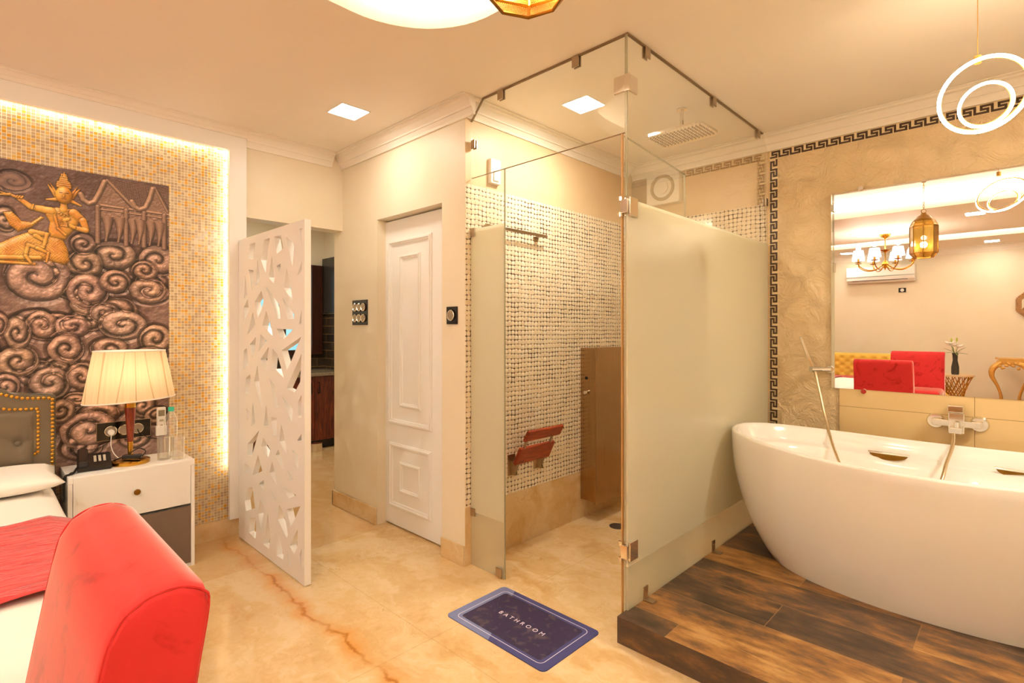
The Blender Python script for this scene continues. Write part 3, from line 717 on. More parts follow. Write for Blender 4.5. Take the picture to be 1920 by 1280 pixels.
# steel shower panel
sp = thing('shower_column', 'tall brushed stainless steel shower panel standing off the shower wall corner', 'shower column', (LX+.05, 3.3, .12))
bm = BM(); box(bm, LX+.0065, LX+.135, 3.07, 3.42, .14, 1.225, .004); obj('body', bm, M['brush'], sp)
bm = BM(); box(bm, LX+.135, LX+.146, 3.062, 3.43, .125, 1.228, .003); obj('front_plate', bm, M['brush'], sp)
bm = BM(); cyl(bm, (LX+.06, 3.0695, 1.01), (LX+.06, 3.066, 1.01), .011, n=20); obj('socket', bm, M['black'], sp)
bm = BM(); lathe(bm, [(0, -.03), (.012, -.028), (.016, -.02), (.013, -.01), (.008, 0)], (0, 0, 0), 20); bmesh.ops.transform(bm, matrix=Matrix.Translation((LX+.065, 3.07, .91)) @ Matrix.Rotation(-PI/2, 4, 'X'), verts=bm.verts); obj('knob', bm, M['chrome'], sp, smooth=True)

# rain shower head
rs = thing('rain_shower', 'large flat chrome rain shower head hanging from the shower ceiling', 'shower head', (-1.45, 2.95, H))
bm = BM()
pts = rrect(-1.64, -1.29, 2.83, 3.07, .03, 4)
pts2 = []
for x, y in pts:
    b = .035*(1-((x+1.465)/.175)**2); s_ = 1 if y > 2.95 else -1
    pts2.append((x, y+s_*max(0, b)))
prism(bm, [(x, y, 2.498) for x, y in pts2], (0, 0, .014))
for i in range(15):
    for j in range(10):
        m_ = cyl(bm, (-1.62+i*.022, 2.86+j*.02, 2.494), (-1.62+i*.022, 2.86+j*.02, 2.4985), .0035, n=6)
        for f in {f for v in m_ for f in v.link_faces}: f.material_index = 1
obj('head_plate', bm, [M['chrome'], M['silicone']], rs)
bm = BM(); cyl(bm, (-1.465, 2.95, 2.512), (-1.465, 2.95, H-.004), .012, n=16); cyl(bm, (-1.465, 2.95, H-.01), (-1.465, 2.95, H-.0005), .03, n=20); cyl(bm, (-1.465, 2.95, 2.512), (-1.465, 2.95, 2.535), .024, n=20); obj('pipe', bm, M['chrome'], rs)

# exhaust fan
ef = thing('exhaust_fan', 'square white exhaust fan with a round grille high on the back wall of the shower', 'exhaust fan', (-2.0, W, 2.45))
bm = BM(); box(bm, -2.15, -1.875, W-.06, W-.001, 2.32, 2.55, .008); obj('housing', bm, M['trim'], ef)
bm = BM(); tube(bm, [(-2.01+.088*math.cos(a*PI/20), W-.064, 2.445+.088*math.sin(a*PI/20)) for a in range(40)], .012, 8, closed=True); obj('ring', bm, simple('greyed plastic', '#b59c78', .5), ef, smooth=True)
bm = BM(); cyl(bm, (-2.01, W-.07, 2.445), (-2.01, W-.06, 2.445), .048, n=28); obj('grille_cap', bm, M['trim'], ef)
bm = BM(); box(bm, -2.3, -2.16, W-.03, W-.001, 2.33, 2.54, .003); o = obj('vent_pane', bm, simple('dull translucent pane', '#a78a64', .3), ef)

# floor drain
dn = thing('floor_drain', 'small round grey drain in the marble floor of the shower', 'drain', (-2.02, 3.12, 0))
bm = BM(); cyl(bm, (-2.02, 3.12, .0), (-2.02, 3.12, .004), .055, n=32); obj('grate', bm, simple('grey drain metal', '#77706c', .35, .8), dn)

# ================================================================ BATH MAT
def mat_mat():
    t = NT('blue bath mat'); o = t.objc(); x, y, z = t.xyz(o)
    def sdr(hx_, hy_, r):
        ax = t.math('MAXIMUM', t.math('SUBTRACT', t.math('ABSOLUTE', x), hx_-r), 0.0); ay = t.math('MAXIMUM', t.math('SUBTRACT', t.math('ABSOLUTE', y), hy_-r), 0.0)
        d_ = t.math('SUBTRACT', t.math('SQRT', t.math('ADD', t.math('MULTIPLY', ax, ax), t.math('MULTIPLY', ay, ay))), r)
        return d_
    HX_, HY_ = .305, .195
    d1 = sdr(HX_-.058, HY_-.045, .018); d2 = sdr(HX_-.040, HY_-.030, .026)
    inner = t.math('SUBTRACT', 1.0, t.step(d1, -.0008, .0008))
    linem = t.math('SUBTRACT', 1.0, t.step(t.math('ABSOLUTE', d2), .0009, .0019))
    # the left half of the border is paler
    edge_ = t.math('ADD', t.math('SUBTRACT', x, t.math('MULTIPLY', t.math('SUBTRACT', y, -.1), -.55)), .065)
    pale = t.math('SUBTRACT', 1.0, t.step(edge_, -.001, .001))
    n = t.noise(o, 14, 4, .6)
    border = t.mix(pale, t.mix(n, lin('#3a3a68'), lin('#4a4a7c')), t.mix(n, lin('#6c72a0'), lin('#8086a8')))
    f1 = t.step(t.noise(o, 22, 2, .5, 0, .4), .55, .66)
    core = t.mix(t.math('MULTIPLY', f1, .35), t.mix(n, lin('#2a2140'), lin('#382c4a')), lin('#75655f'))
    c = t.mix(inner, border, core); c = t.mix(linem, c, lin('#e6dce6'))
    return t.end(t.bsdf(c, .55, 0, None, spec=.3))
M['mat'] = mat_mat()
mc = ((-1.975-1.361)/2, (1.98+1.575)/2-.002)
mt = thing('bath_mat', 'blue rectangular bath mat lettered BATHROOM on the marble floor before the shower', 'bath mat', (mc[0], mc[1], 0), 0)
bm = BM(); prism(bm, [(x, y, .0) for x, y in rrect(-.305, .305, -.195, .195, .025, 6)], (0, 0, .004))
o = obj('mat_sheet', bm, M['mat']); o.parent = mt
fc = D.curves.new('lettering', 'FONT'); fc.body = 'BATHROOM'; fc.size = .034; fc.space_character = 1.75; fc.align_x = 'CENTER'; fc.align_y = 'CENTER'; fc.extrude = .0003
fo = D.objects.new('lettering_src', fc); C.objects.link(fo)
bpy.context.view_layer.update()
me = D.meshes.new_from_object(fo.evaluated_get(bpy.context.evaluated_depsgraph_get())); D.objects.remove(fo, do_unlink=True)
me.name = 'lettering'; me.materials.clear(); me.materials.append(simple('pale lettering', '#ded2dc', .5))
lo = D.objects.new('lettering', me); C.objects.link(lo); lo.parent = mt; lo.location = (0.0, .0, .0047)

# ================================================================ BATHTUB
TX, TY = -.335, 3.185
def tub_ring(bm, a, b, zf, n=96, e=2.25):
    out = []
    for i in range(n):
        th = 2*PI*i/n; c, s = math.cos(th), math.sin(th)
        x = a*math.copysign(abs(c)**(2/e), c); y = b*math.copysign(abs(s)**(2/e), s)
        out.append(bm.verts.new((TX+x, TY+y, zf(x/a if a else 0))))
    return out
rimz = lambda q: .745+.05*q*q
bm = BM(); rings = []
A, B = .905, .455
K = 14
for i in range(K+1):
    t_ = i/K; sc = .765+.235*(1-(1-t_)**2.2); scy = .80+.20*(1-(1-t_)**2.0)
    rings.append(tub_ring(bm, A*sc, B*scy, (lambda q, t_=t_: PZ+.001+(rimz(q)-PZ-.012)*(t_**1.05)), e=2.1+.1*t_))
for k_, (ds, dz_) in enumerate(((-.002, .006), (-.008, .011), (-.018, .012), (-.028, .008), (-.034, -.004))):
    rings.append(tub_ring(bm, A+ds, B+ds, (lambda q, dz_=dz_: rimz(q)-.012+dz_), e=2.2))
# inside: wall, a shallow shoulder, then the basin
for (ds, dz_, ee) in ((-.042, -.03, 2.2), (-.05, -.066, 2.2), (-.06, -.078, 2.25), (-.095, -.084, 2.3), (-.105, -.092, 2.3), (-.115, -.13, 2.3), (-.15, -.25, 2.3), (-.20, -.36, 2.3), (-.27, -.42, 2.2)):
    rings.append(tub_ring(bm, A+ds*1.35, B+ds, (lambda q, dz_=dz_: (rimz(q) if dz_ > -.2 else .75)-.012+dz_), e=ee))
for a_, b_ in zip(rings, rings[1:]):
    for i in range(96): bm.faces.new((a_[i], a_[(i+1) % 96], b_[(i+1) % 96], b_[i]))
bm.faces.new(list(reversed(rings[0]))); bm.faces.new(rings[-1])
tb = thing('bathtub', 'white freestanding oval bathtub standing on the wood plank platform below the mirror', 'bathtub', (TX, TY, PZ))
obj('tub_shell', bm, M['tub'], tb, smooth=True, angle=60)
for gx in (-.545, -.02):
    y0 = TY+B-.118
    bm = BM(); prism(bm, [(gx+.088*math.cos(PI+a*PI/16), y0, .672+.036*math.sin(PI+a*PI/16)) for a in range(17)], (0, .012, 0)); gp = obj('grip_recess', bm, M['hose'] if 'hose' in M else M['agedbrass'], tb)
    bm = BM(); tube(bm, [(gx-.092, y0+.006, .672), (gx-.03, y0-.008, .674), (gx+.03, y0-.008, .674), (gx+.092, y0+.006, .672)], .006, 8, sm=5); obj('hand_grip', bm, M['chrome'], tb, smooth=True)

# mixer tap on the wall
FY = W-.012
tp = thing('bath_mixer', 'square chrome bath mixer tap on the tiled wall under the mirror', 'tap', (-.27, FY, .85))
for x in (-.365, -.182):
    bm = BM(); cyl(bm, (x, FY, .845), (x, FY-.012, .845), .043, .036, n=32); obj('rosette', bm, M['chrome'], tp, smooth=True)
bm = BM(); box(bm, -.375, -.172, FY-.062, FY-.028, .828, .862, .003); box(bm, -.38, -.35, FY-.05, FY-.01, .83, .86, .002); box(bm, -.197, -.167, FY-.05, FY-.01, .83, .86, .002); obj('bar', bm, M['chrome'], tp)
bm = BM(); box(bm, -.305, -.238, FY-.075, FY-.02, .795, .905, .004); obj('body', bm, M['chrome'], tp)
bm = BM(); box(bm, -.305, -.238, FY-.125, FY-.02, .912, .948, .004); obj('lever', bm, M['chrome'], tp)
bm = BM(); box(bm, -.298, -.245, FY-.125, FY-.075, .80, .832, .003); cyl(bm, (-.268, FY-.11, .832), (-.268, FY-.11, .86), .012, n=16); obj('spout', bm, M['chrome'], tp)
M['hose'] = simple('ribbed metal hose', '#d9c4a0', .3, 1.0, nscale=90, nvar=.15)
bm = BM(); tube(bm, [(-.272, FY-.10, .82), (-.279, 3.66, .80), (-.276, 3.62, .771), (-.281, 3.55, .725), (-.293, 3.46, .671), (-.303, 3.38, .604), (-.33, 3.30, .50), (-.38, 3.24, .40), (-.45, 3.2, .345)], .0085, 10, sm=8)
obj('hose', bm, M['hose'], tp, smooth=True)
hs = thing('hand_shower', 'slim chrome hand shower on the wall left of the mirror, hose hanging into the tub', 'hand shower', (-.9, W, 1.1))
bm = BM(); cyl(bm, (-.885, W-.001, 1.105), (-.885, W-.03, 1.105), .028, .022, n=24); cyl(bm, (-.885, W-.03, 1.105), (-.955, W-.072, 1.105), .016, n=16); cyl(bm, (-.972, W-.10, 1.105), (-.93, W-.055, 1.105), .02, n=16); obj('holder', bm, M['chrome'], hs, smooth=True)
bm = BM(); p = [Vector((-.958, W-.085, 1.09)), Vector((-1.03, W-.10, 1.31))]
dv = (p[1]-p[0]).normalized(); m = Matrix.Translation((p[0]+p[1])/2) @ dv.to_track_quat('Z', 'Y').to_matrix().to_4x4()
box(bm, -.014, .014, -.009, .009, -.115, .115, .003, mat=m); obj('spray_stick', bm, M['chrome'], hs)
bm = BM(); tube(bm, [(-.952, 3.70, 1.09), (-.943, 3.69, 1.07), (-.914, 3.66, .968), (-.868, 3.60, .817), (-.806, 3.48, .70), (-.752, 3.38, .628), (-.68, 3.28, .52), (-.60, 3.2, .42), (-.5, 3.15, .345)], .008, 10, sm=8); obj('hose', bm, M['hose'], hs, smooth=True)

# wall mirror, its top leaning forward by a few millimetres
mr = thing('wall_mirror', 'large frameless mirror on the bath wall above the tub', 'mirror', (-.88, W, .988))
bm = BM()
lean = math.tan(math.radians(.35))*(2.2-.988)
yb = W-.0135
pts = [(-.878, yb, .99), (-.878, yb-.0, .99)]
vs = [bm.verts.new(p) for p in ((-.878, yb-.002, .99), (1.2, yb-.002, .99), (1.2, yb-.002-lean, 2.198), (-.878, yb-.002-lean, 2.198))]
bk = [bm.verts.new(p) for p in ((-.878, yb, .99), (1.2, yb, .99), (1.2, yb, 2.198), (-.878, yb, 2.198))]
bm.faces.new(vs); bm.faces.new(list(reversed(bk)))
for i in range(4): bm.faces.new((vs[i], bk[i], bk[(i+1) % 4], vs[(i+1) % 4]))
obj('glass', bm, M['mirror'], mr)
for x, z in ((-.72, 2.207), (-.705, .981), (.4, 2.207), (.4, .981)):
    bm = BM(); cyl(bm, (x, W-.012, z), (x, W-.028, z), .014, n=20); obj('clip', bm, M['chrome'], mr, smooth=True)

# ================================================================ RING PENDANT
rp = thing('ring_pendant', 'gold pendant lamp of two glowing led rings hanging over the bathtub', 'pendant lamp', (-.13, 2.70, H))
M['ringled'] = emit('ring led', (1.0, .82, .58), L_RING)
def ring3(name, c, r, tilt, az, rad=.011):
    bm = BM(); m = Matrix.Translation(c) @ Matrix.Rotation(az, 4, 'Z') @ Matrix.Rotation(tilt, 4, 'X')
    N = 72
    pts = [m @ Vector((r*math.cos(2*PI*i/N), 0, r*math.sin(2*PI*i/N))) for i in range(N)]
    tube(bm, pts, rad, 8, closed=True); o = obj(name, bm, M['ringled'], rp, smooth=True, angle=180)
    bm = BM(); pts = [m @ Vector(((r-rad*.7)*math.cos(2*PI*i/N), .006, (r-rad*.7)*math.sin(2*PI*i/N))) for i in range(N)]
    tube(bm, pts, rad*.75, 8, closed=True); obj('ring_frame', bm, M['gold'], o, smooth=True, angle=180)
    return m
ring3('ring', (-.118, 2.70, 2.245), .136, .55, .35, .0065); ring3('ring', (-.112, 2.695, 2.205), .079, .5, .30, .0055)
bm = BM(); cyl(bm, (-.135, 2.70, 2.372), (-.135, 2.70, 2.40), .012, n=16); obj('fitting', bm, M['gold'], rp)
bm = BM(); cyl(bm, (-.135, 2.70, 2.40), (-.135, 2.70, H), .0015, n=6); cyl(bm, (-.135, 2.70, H-.02), (-.135, 2.70, H-.0005), .03, n=24); obj('cord', bm, M['gold'], rp)

# ================================================================ BRASS LANTERN
def mat_lantern():
    t = NT('perforated brass'); o = t.objc(); x, y, z = t.xyz(o)
    an = t.math('MULTIPLY', t.math('ARCTAN2', y, x), 1/(2*PI)*144.0)
    w = t.math('DIVIDE', z, .0062); row = t.math('FLOOR', w)
    u = t.math('ADD', an, t.math('MULTIPLY', t.math('MODULO', row, 2.0), .5))
    fu = t.math('SUBTRACT', t.math('FRACT', u), .5); fw = t.math('SUBTRACT', t.math('FRACT', w), .5)
    d_ = t.math('SQRT', t.math('ADD', t.math('MULTIPLY', fu, fu), t.math('MULTIPLY', fw, fw)))
    hole = t.math('SUBTRACT', 1.0, t.step(d_, .20, .24))
    metal = t.bsdf(lin('#a07c38'), .35, 1.0)
    return t.end(t.n('ShaderNodeMixShader', {0: hole, 1: metal, 2: t.n('ShaderNodeBsdfTransparent').outputs[0]}).outputs[0])
M['lantern'] = mat_lantern()
LXp, LYp, LZ = -.745, .81, 2.045
lt = thing('brass_lantern', 'eight-sided perforated brass lantern hanging from the recessed ceiling', 'pendant lamp', (LXp, LYp, LZ))
prof = [(.078, 0), (.114, .045), (.114, .315), (.100, .345), (.085, .375)]
bm = BM()
n8 = 8; rings = []
for r, z in prof: rings.append([bm.verts.new((r*math.cos(PI/8+2*PI*i/8+.3), r*math.sin(PI/8+2*PI*i/8+.3), z)) for i in range(8)])
for a_, b_ in zip(rings, rings[1:]):
    for i in range(8): bm.faces.new((a_[i], a_[(i+1) % 8], b_[(i+1) % 8], b_[i]))
o = obj('panels', bm, M['lantern']); o.parent = lt
bm = BM()
for i in range(8):
    a_ = PI/8+2*PI*i/8+.3; tube(bm, [(r*math.cos(a_), r*math.sin(a_), z) for r, z in prof], .004, 6)
for r, z in (prof[0], prof[1], prof[2], prof[3]):
    tube(bm, [(r*math.cos(PI/8+2*PI*i/8+.3), r*math.sin(PI/8+2*PI*i/8+.3), z) for i in range(9)], .004, 6)
o = obj('frame', bm, M['agedbrass']); o.parent = lt
bm = BM(); lathe(bm, [(.088, .372), (.08, .385), (.07, .39), (.05, .42), (.03, .43), (.02, .45), (.0, .45)], (0, 0, 0), 24); o = obj('cap', bm, M['agedbrass'], smooth=True); o.parent = lt
bm = BM(); tube(bm, [(.02*math.cos(a*PI/8), 0, .468+.02*math.sin(a*PI/8)) for a in range(16)], .003, 6, closed=True)
for i in range(14): tube(bm, [((.008 if i % 2 else 0)*math.cos(a*PI/4), (0 if i % 2 else .008)*math.cos(a*PI/4), .495+i*.017+.012*math.sin(a*PI/4)) for a in range(8)], .002, 5, closed=True)
cyl(bm, (0, 0, .72), (0, 0, 2.859-LZ), .004, n=8); lathe(bm, [(.015, .755), (.05, .79), (.06, .829), (.0, .829)], (0, 0, 0), 24)
o = obj('chain', bm, M['agedbrass']); o.parent = lt
bm = BM(); ball(bm, (0, 0, .20), .024, n=16); o = obj('bulb', bm, emit('lantern bulb', (1, .72, .38), 12)); o.parent = lt
bm = BM(); cyl(bm, (0, 0, .225), (0, 0, .375), .014, n=12); o = obj('socket', bm, M['agedbrass']); o.parent = lt
point('lantern_light', (LXp, LYp, LZ+.13), 5, (1, .72, .40), .03, lt)

# ================================================================ CEILING PANELS
M['panelglow'] = emit('panel glow', WARMW, 9)
def panel(x, y, label, group=None, rot=.0, s=.085, pw=None):
    t_ = thing('ceiling_light', label, 'ceiling light', (x, y, H), rot, group)
    bm = BM(); box(bm, -s, s, -s, s, -.006, -.0005); o = obj('diffuser', bm, M['panelglow']); o.parent = t_
    bm = BM(); plate(bm, [(-s-.008, -s-.008), (s+.008, -s-.008), (s+.008, s+.008), (-s-.008, s+.008)], [[(-s, -s), (s, -s), (s, s), (-s, s)]], lambda p: (p[0], p[1], -.004), lambda p: (p[0], p[1], -.0005)); o = obj('rim', bm, M['white']); o.parent = t_
    l = area('panel_light', (x, y, H-.012), (0, 0, 0), s*2, s*2, pw or L_PANEL, WARM); l.parent = t_; l.location = (0, 0, -.012); l.rotation_euler = (0, 0, 0)
    return t_
panel(-2.915, 1.595, 'square ceiling light panel in front of the white door')
panel(-1.845, 2.495, 'square ceiling light panel inside the glass shower', pw=9)
panel(-.43, -.65, 'square ceiling light panel behind the brass lantern, seen in the mirror', pw=13)
panel(-.39, -3.65, 'square ceiling light over the golden console, right one by the far wall in the mirror', None, 0)
panel(1.1, 2.7, 'unseen square ceiling light added to brighten the right end of the bathtub platform', pw=24)  # extra panel out of view, added as fill for the bath side
panel(-2.6, -1.0, 'unseen square ceiling light added over the bed to brighten the room', pw=12)  # another added panel out of view, lifts the overall brightness
panel(-2.35, -3.65, 'square ceiling light over the air conditioner, seen at the left edge of the mirror', None, 0)

# ================================================================ MURAL
def build_mural():
    y = np.concatenate([np.linspace(-1.35, .04, 60, endpoint=False), np.linspace(.04, .862, 400)])
    z = np.linspace(.56, 2.232, 800)
    Y, Z = np.meshgrid(y, z)
    rng = np.random.RandomState(3)
    def vnoise(sc, seed, G_=None):
        r = np.random.RandomState(seed); g = r.rand(256, 256); Yv, Zv = (Y, Z) if G_ is None else G_
        u = (Yv+5)*sc; v = (Zv+5)*sc; i = np.floor(u).astype(int); j = np.floor(v).astype(int); fu = u-i; fv = v-j
        fu = fu*fu*(3-2*fu); fv = fv*fv*(3-2*fv)
        G = lambda a, b: g[a % 256, b % 256]
        return G(i, j)*(1-fu)*(1-fv)+G(i+1, j)*fu*(1-fv)+G(i, j+1)*(1-fu)*fv+G(i+1, j+1)*fu*fv
    def fbm(sc, seed, o=4, G_=None):
        s = 0; a = .5
        for k in range(o): s = s+a*vnoise(sc*2**k, seed+k, G_); a *= .55
        return s
    base = fbm(6, 1); hgt = base*.010+fbm(40, 9)*.0035
    wx = (fbm(9, 21)-.5)*.02; wz = (fbm(9, 31)-.5)*.02
    col = np.zeros(Y.shape+(3,)); 
    cA = np.array(lin('#6a4b40')); cB = np.array(lin('#87685a')); cC = np.array(lin('#bd957c')); cD = np.array(lin('#553a3c'))
    f = np.clip((fbm(4, 50)-.35)*2.2, 0, 1)[..., None]
    col[:] = cA*(1-f)+cB*f
    # raised cloud scrolls, painted from far to near
    SW = [(0.261, 1.639, 0.129, 0.128), (0.593, 1.778, 0.096, 0.081), (0.462, 1.721, 0.076, 0.074), (0.807, 1.767, 0.093, 0.085), (0.473, 1.567, 0.091, 0.095), (0.599, 1.629, 0.07, 0.067), (0.757, 1.586, 0.088, 0.075), (0.549, 1.447, 0.068, 0.058), (0.633, 1.379, 0.109, 0.084), (0.794, 1.297, 0.077, 0.08), (0.28, 1.376, 0.066, 0.077), (0.405, 1.37, 0.074, 0.064), (0.379, 1.245, 0.076, 0.079), (0.186, 1.187, 0.078, 0.078), (0.314, 1.064, 0.084, 0.081), (0.447, 1.095, 0.063, 0.074), (0.426, 0.969, 0.062, 0.04), (0.511, 0.873, 0.098, 0.066), (0.478, 0.789, 0.117, 0.102), (0.727, 0.898, 0.06, 0.065), (0.8, 0.832, 0.062, 0.051), (0.186, 1.338, 0.051, 0.088), (0.172, 2.122, 0.062, 0.048), (0.118, 1.381, 0.031, 0.056), (0.739, 1.703, 0.06, 0.055), (0.452, 1.828, 0.053, 0.054), (0.692, 0.717, 0.071, 0.057), (0.136, 1.916, 0.045, 0.062), (0.763, 1.199, 0.085, 0.051), (0.136, 1.059, 0.054, 0.062), (0.145, 0.884, 0.072, 0.075), (0.247, 0.769, 0.086, 0.089), (0.354, 0.91, 0.06, 0.066)]
    extra = [(-.05+.17*math.sin(i*2.4)-i*.055, 2.1-.063*i*1.0+.05*math.cos(i*5), .10, .08) for i in range(24)]
    extra += [(-.9+.12*(i % 5)+.05*math.sin(i), .7+.16*(i//5)+.04*math.cos(i*3), .10, .08) for i in range(45)]
    extra += [(.02+.84*rng.rand(), .6+1.15*rng.rand(), .075+.03*rng.rand(), .06+.03*rng.rand()) for _ in range(16)]
    SW = [(a_, b_, c_*1.06, d_*1.04) for a_, b_, c_, d_ in SW]
    for k, (cy_, cz_, ra, rb) in enumerate(extra+SW):
        j0, j1 = np.searchsorted(y, (cy_-ra*1.35, cy_+ra*1.35)); i0, i1 = np.searchsorted(z, (cz_-rb*1.35, cz_+rb*1.35))
        if j1-j0 < 2 or i1-i0 < 2: continue
        S_ = (slice(i0, i1), slice(j0, j1)); G2 = (Y[S_], Z[S_]); hs_ = hgt[S_]; cs_ = col[S_]
        dy = (G2[0]+wx[S_]-cy_)/ra; dz = (G2[1]+wz[S_]-cz_)/rb
        rho = np.sqrt(dy*dy+dz*dz); th = np.arctan2(dz, dy)
        sgn = 1 if (k*7) % 3 else -1
        inside = rho < 1.0
        dome = np.sqrt(np.clip(1-(rho)**5, 0, 1))
        turns = 1.55
        ph = ((rho+.05*(fbm(16, 300+k, 2, G2)-.5))**.8*turns-sgn*th/(2*PI)+.13*k) % 1.0
        ridge = np.abs(ph-.5)*2        # 1 at the groove
        groove = np.clip((ridge-.68)/.26, 0, 1)
        hh = .010+.034*dome+.012*np.sin(np.clip(ph, 0, 1)*PI)-.022*groove*(rho > .12)
        fb = (fbm(14, 100+k, 3, G2)-.3)
        cc = (cB*.9+.1*cC)*(1-np.clip(fb*1.6, 0, 1))[..., None]+cC*np.clip(fb*1.6, 0, 1)[..., None]
        cc = cc*(1-.80*groove[..., None])*(1+.35*np.clip(np.sin(ph*PI)-.75, 0, 1)*4)[..., None]*(.72+.28*np.clip((1-rho)*5, 0, 1))[..., None]; cc = cc*np.array((1+.05*math.sin(k), 1., 1+.07*math.cos(k*1.7)))*(.55+.9*fbm(26, 500+k, 3, G2))[..., None]
        m = inside & (hh > hs_-.02)
        hs_ = np.where(m, hh+.012*fb+.006*(fbm(75, 700+k, 2, G2)-.4), hs_); cs_ = np.where(m[..., None], cc, cs_)
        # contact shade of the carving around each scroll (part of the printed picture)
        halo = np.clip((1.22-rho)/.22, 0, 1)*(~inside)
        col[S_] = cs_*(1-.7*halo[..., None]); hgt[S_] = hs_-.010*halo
    def seg(ax, az, bx, bz):
        vx, vz = bx-ax, bz-az; t_ = np.clip(((Y-ax)*vx+(Z-az)*vz)/(vx*vx+vz*vz), 0, 1)
        return np.hypot(Y-ax-t_*vx, Z-az-t_*vz), t_
    def poly_in(P):
        ins = np.zeros(Y.shape, bool); n = len(P); dmin = np.full(Y.shape, 9.)
        for i in range(n):
            (x0, y0), (x1, y1) = P[i], P[(i+1) % n]
            c = ((y0 > Z) != (y1 > Z)) & (Y < (x1-x0)*(Z-y0)/((y1-y0) or 1e-9)+x0); ins ^= c
            dd, _ = seg(x0, y0, x1, y1); dmin = np.minimum(dmin, dd)
        return ins, dmin
    def layer(mask, h, c):
        nonlocal hgt, col
        hgt = np.where(mask, h, hgt); col = np.where(mask[..., None], c, col)
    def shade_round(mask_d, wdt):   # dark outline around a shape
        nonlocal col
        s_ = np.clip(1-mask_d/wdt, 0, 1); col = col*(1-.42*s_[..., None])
    # dark hollow behind the figure and temple
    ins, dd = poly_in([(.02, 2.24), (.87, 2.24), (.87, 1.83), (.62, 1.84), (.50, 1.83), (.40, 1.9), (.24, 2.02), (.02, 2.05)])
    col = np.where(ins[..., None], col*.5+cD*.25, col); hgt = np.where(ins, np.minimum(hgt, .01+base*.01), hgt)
    brown = np.array(lin('#93705c')); brn2 = np.array(lin('#7a5a4a')); lite = np.array(lin('#b08a70'))
    # temple: wall, posts, arches, roofs with carved trellis
    pat = (np.sin((Y*1.0+Z*.8)*420)*np.sin((Y*.9-Z*1.0)*420))
    for P in ([(.513, 2.06), (.87, 2.06), (.87, 1.985), (.513, 1.985)],):
        ins, dd = poly_in(P); layer(ins, .022+.002*(fbm(60, 5) > .5), brown*(.75+.4*(fbm(70, 7))[..., None]))
    for P, kk in (([(.549, 2.205), (.511, 2.062), (.68, 2.055)], 0), ([(.560, 2.208), (.782, 2.222), (.735, 2.085), (.69, 2.06)], 1), ([(.788, 2.209), (.739, 2.058), (.863, 2.055), (.85, 2.10)], 0), ([(.795, 2.21), (.87, 2.225), (.87, 2.08)], 1)):
        ins, dd = poly_in(P); h_ = .03+.004*pat*(kk) + .003*(fbm(80, 8)-.5)
        layer(ins, h_, (brn2 if kk else brown)*(.72+.3*np.clip(pat, -.5, 1)[..., None]*kk+.25*fbm(80, 12)[..., None]))
        shade_round(np.where(ins, dd, 9), .004)
    for (ax, az, bx, bz, r) in ((.513, 2.058, .87, 2.055, .007), (.513, 2.035, .87, 2.03, .004), (.558, 2.205, .69, 2.062, .008), (.548, 2.2, .505, 2.075, .009), (.782, 2.205, .735, 2.065, .009), (.79, 2.205, .855, 2.07, .006)):
        dd, t_ = seg(ax, az, bx, bz); m = dd < r; layer(m, .035+.012*np.sqrt(np.clip(1-(dd/r)**2, 0, 1)), lite*np.ones_like(col)); shade_round(np.where(m, 9, dd), r*1.3) 
    for (ax, bx) in ((.516, .516), (.648, .648), (.735, .735), (.838, .838)):
        dd, t_ = seg(ax, 2.05, bx, 1.845); r = .012; m = dd < r
        shade_round(np.where(m, 9, dd-r), .008); layer(m, .03+.014*np.sqrt(np.clip(1-(dd/r)**2, 0, 1)), brown*(.95+.3*(np.abs((Z*60) % 1-.5))[..., None]))
    for cx_ in (.552, .609, .673, .708, .762, .806):
        w_ = np.abs(Y-cx_-(.010*np.sin((Z-1.85)*16)))/(.026*np.clip((Z-1.84)/.15, .25, 1)); m = (w_ < 1) & (Z < 2.0) & (Z > 1.855)
        layer(m, .02+.016*np.sqrt(np.clip(1-w_**2, 0, 1)), brown*(.8+.35*(1-np.clip(w_, 0, 1))[..., None])); shade_round(np.where(m | (Z > 2.0) | (Z < 1.855), 9, np.abs(w_-1)*.02), .006)
    # upswept roof horns
    for pth in (((.44, 2.105), (.452, 2.075), (.476, 2.058), (.502, 2.075), (.525, 2.13), (.547, 2.195)), ((.675, 2.105), (.69, 2.075), (.712, 2.062), (.742, 2.08), (.762, 2.13), (.778, 2.198))):
        dm = np.full(Y.shape, 9.)
        for a_, b_ in zip(pth, pth[1:]): dd, _ = seg(*a_, *b_); dm = np.minimum(dm, dd)
        r = .0125; m = dm < r; shade_round(np.where(m, 9, dm-r), .009); layer(m, .04+.016*np.sqrt(np.clip(1-(dm/r)**2, 0, 1)), lite*(.85+.3*fbm(50, 44)[..., None]))
    # golden kneeling dancer
    g1 = np.array(lin('#d98f33')); g2 = np.array(lin('#f0b551')); g3 = np.array(lin('#a8621f'))
    gold = g1+(g2-g1)*np.clip((fbm(20, 61)-.3)*2, 0, 1)[..., None]
    dots = ((np.sin(Y*520+np.sin(Z*90)*2)*np.sin(Z*500+np.sin(Y*110)*2)) > .62)
    def gcap(ax, az, bx, bz, r0, r1, h=.06, c=None):
        dd, t_ = seg(ax, az, bx, bz); r = r0+(r1-r0)*t_; m = dd < r
        shade_round(np.where(m, 9, dd-r), .010); layer(m, h+.5*np.sqrt(np.clip(r*r-dd*dd, 0, 1)), gold if c is None else c)
    def gpoly(P, h=.055, dot=True, w_=.02):
        ins, dd = poly_in(P); shade_round(np.where(ins, 9, dd), .012)
        c = np.where((dots & ins)[..., None], g3*.35, gold) if dot else gold
        layer(ins, h+.5*np.sqrt(np.clip(w_*w_-(np.clip(w_-dd, 0, w_))**2, 0, 1)), c)
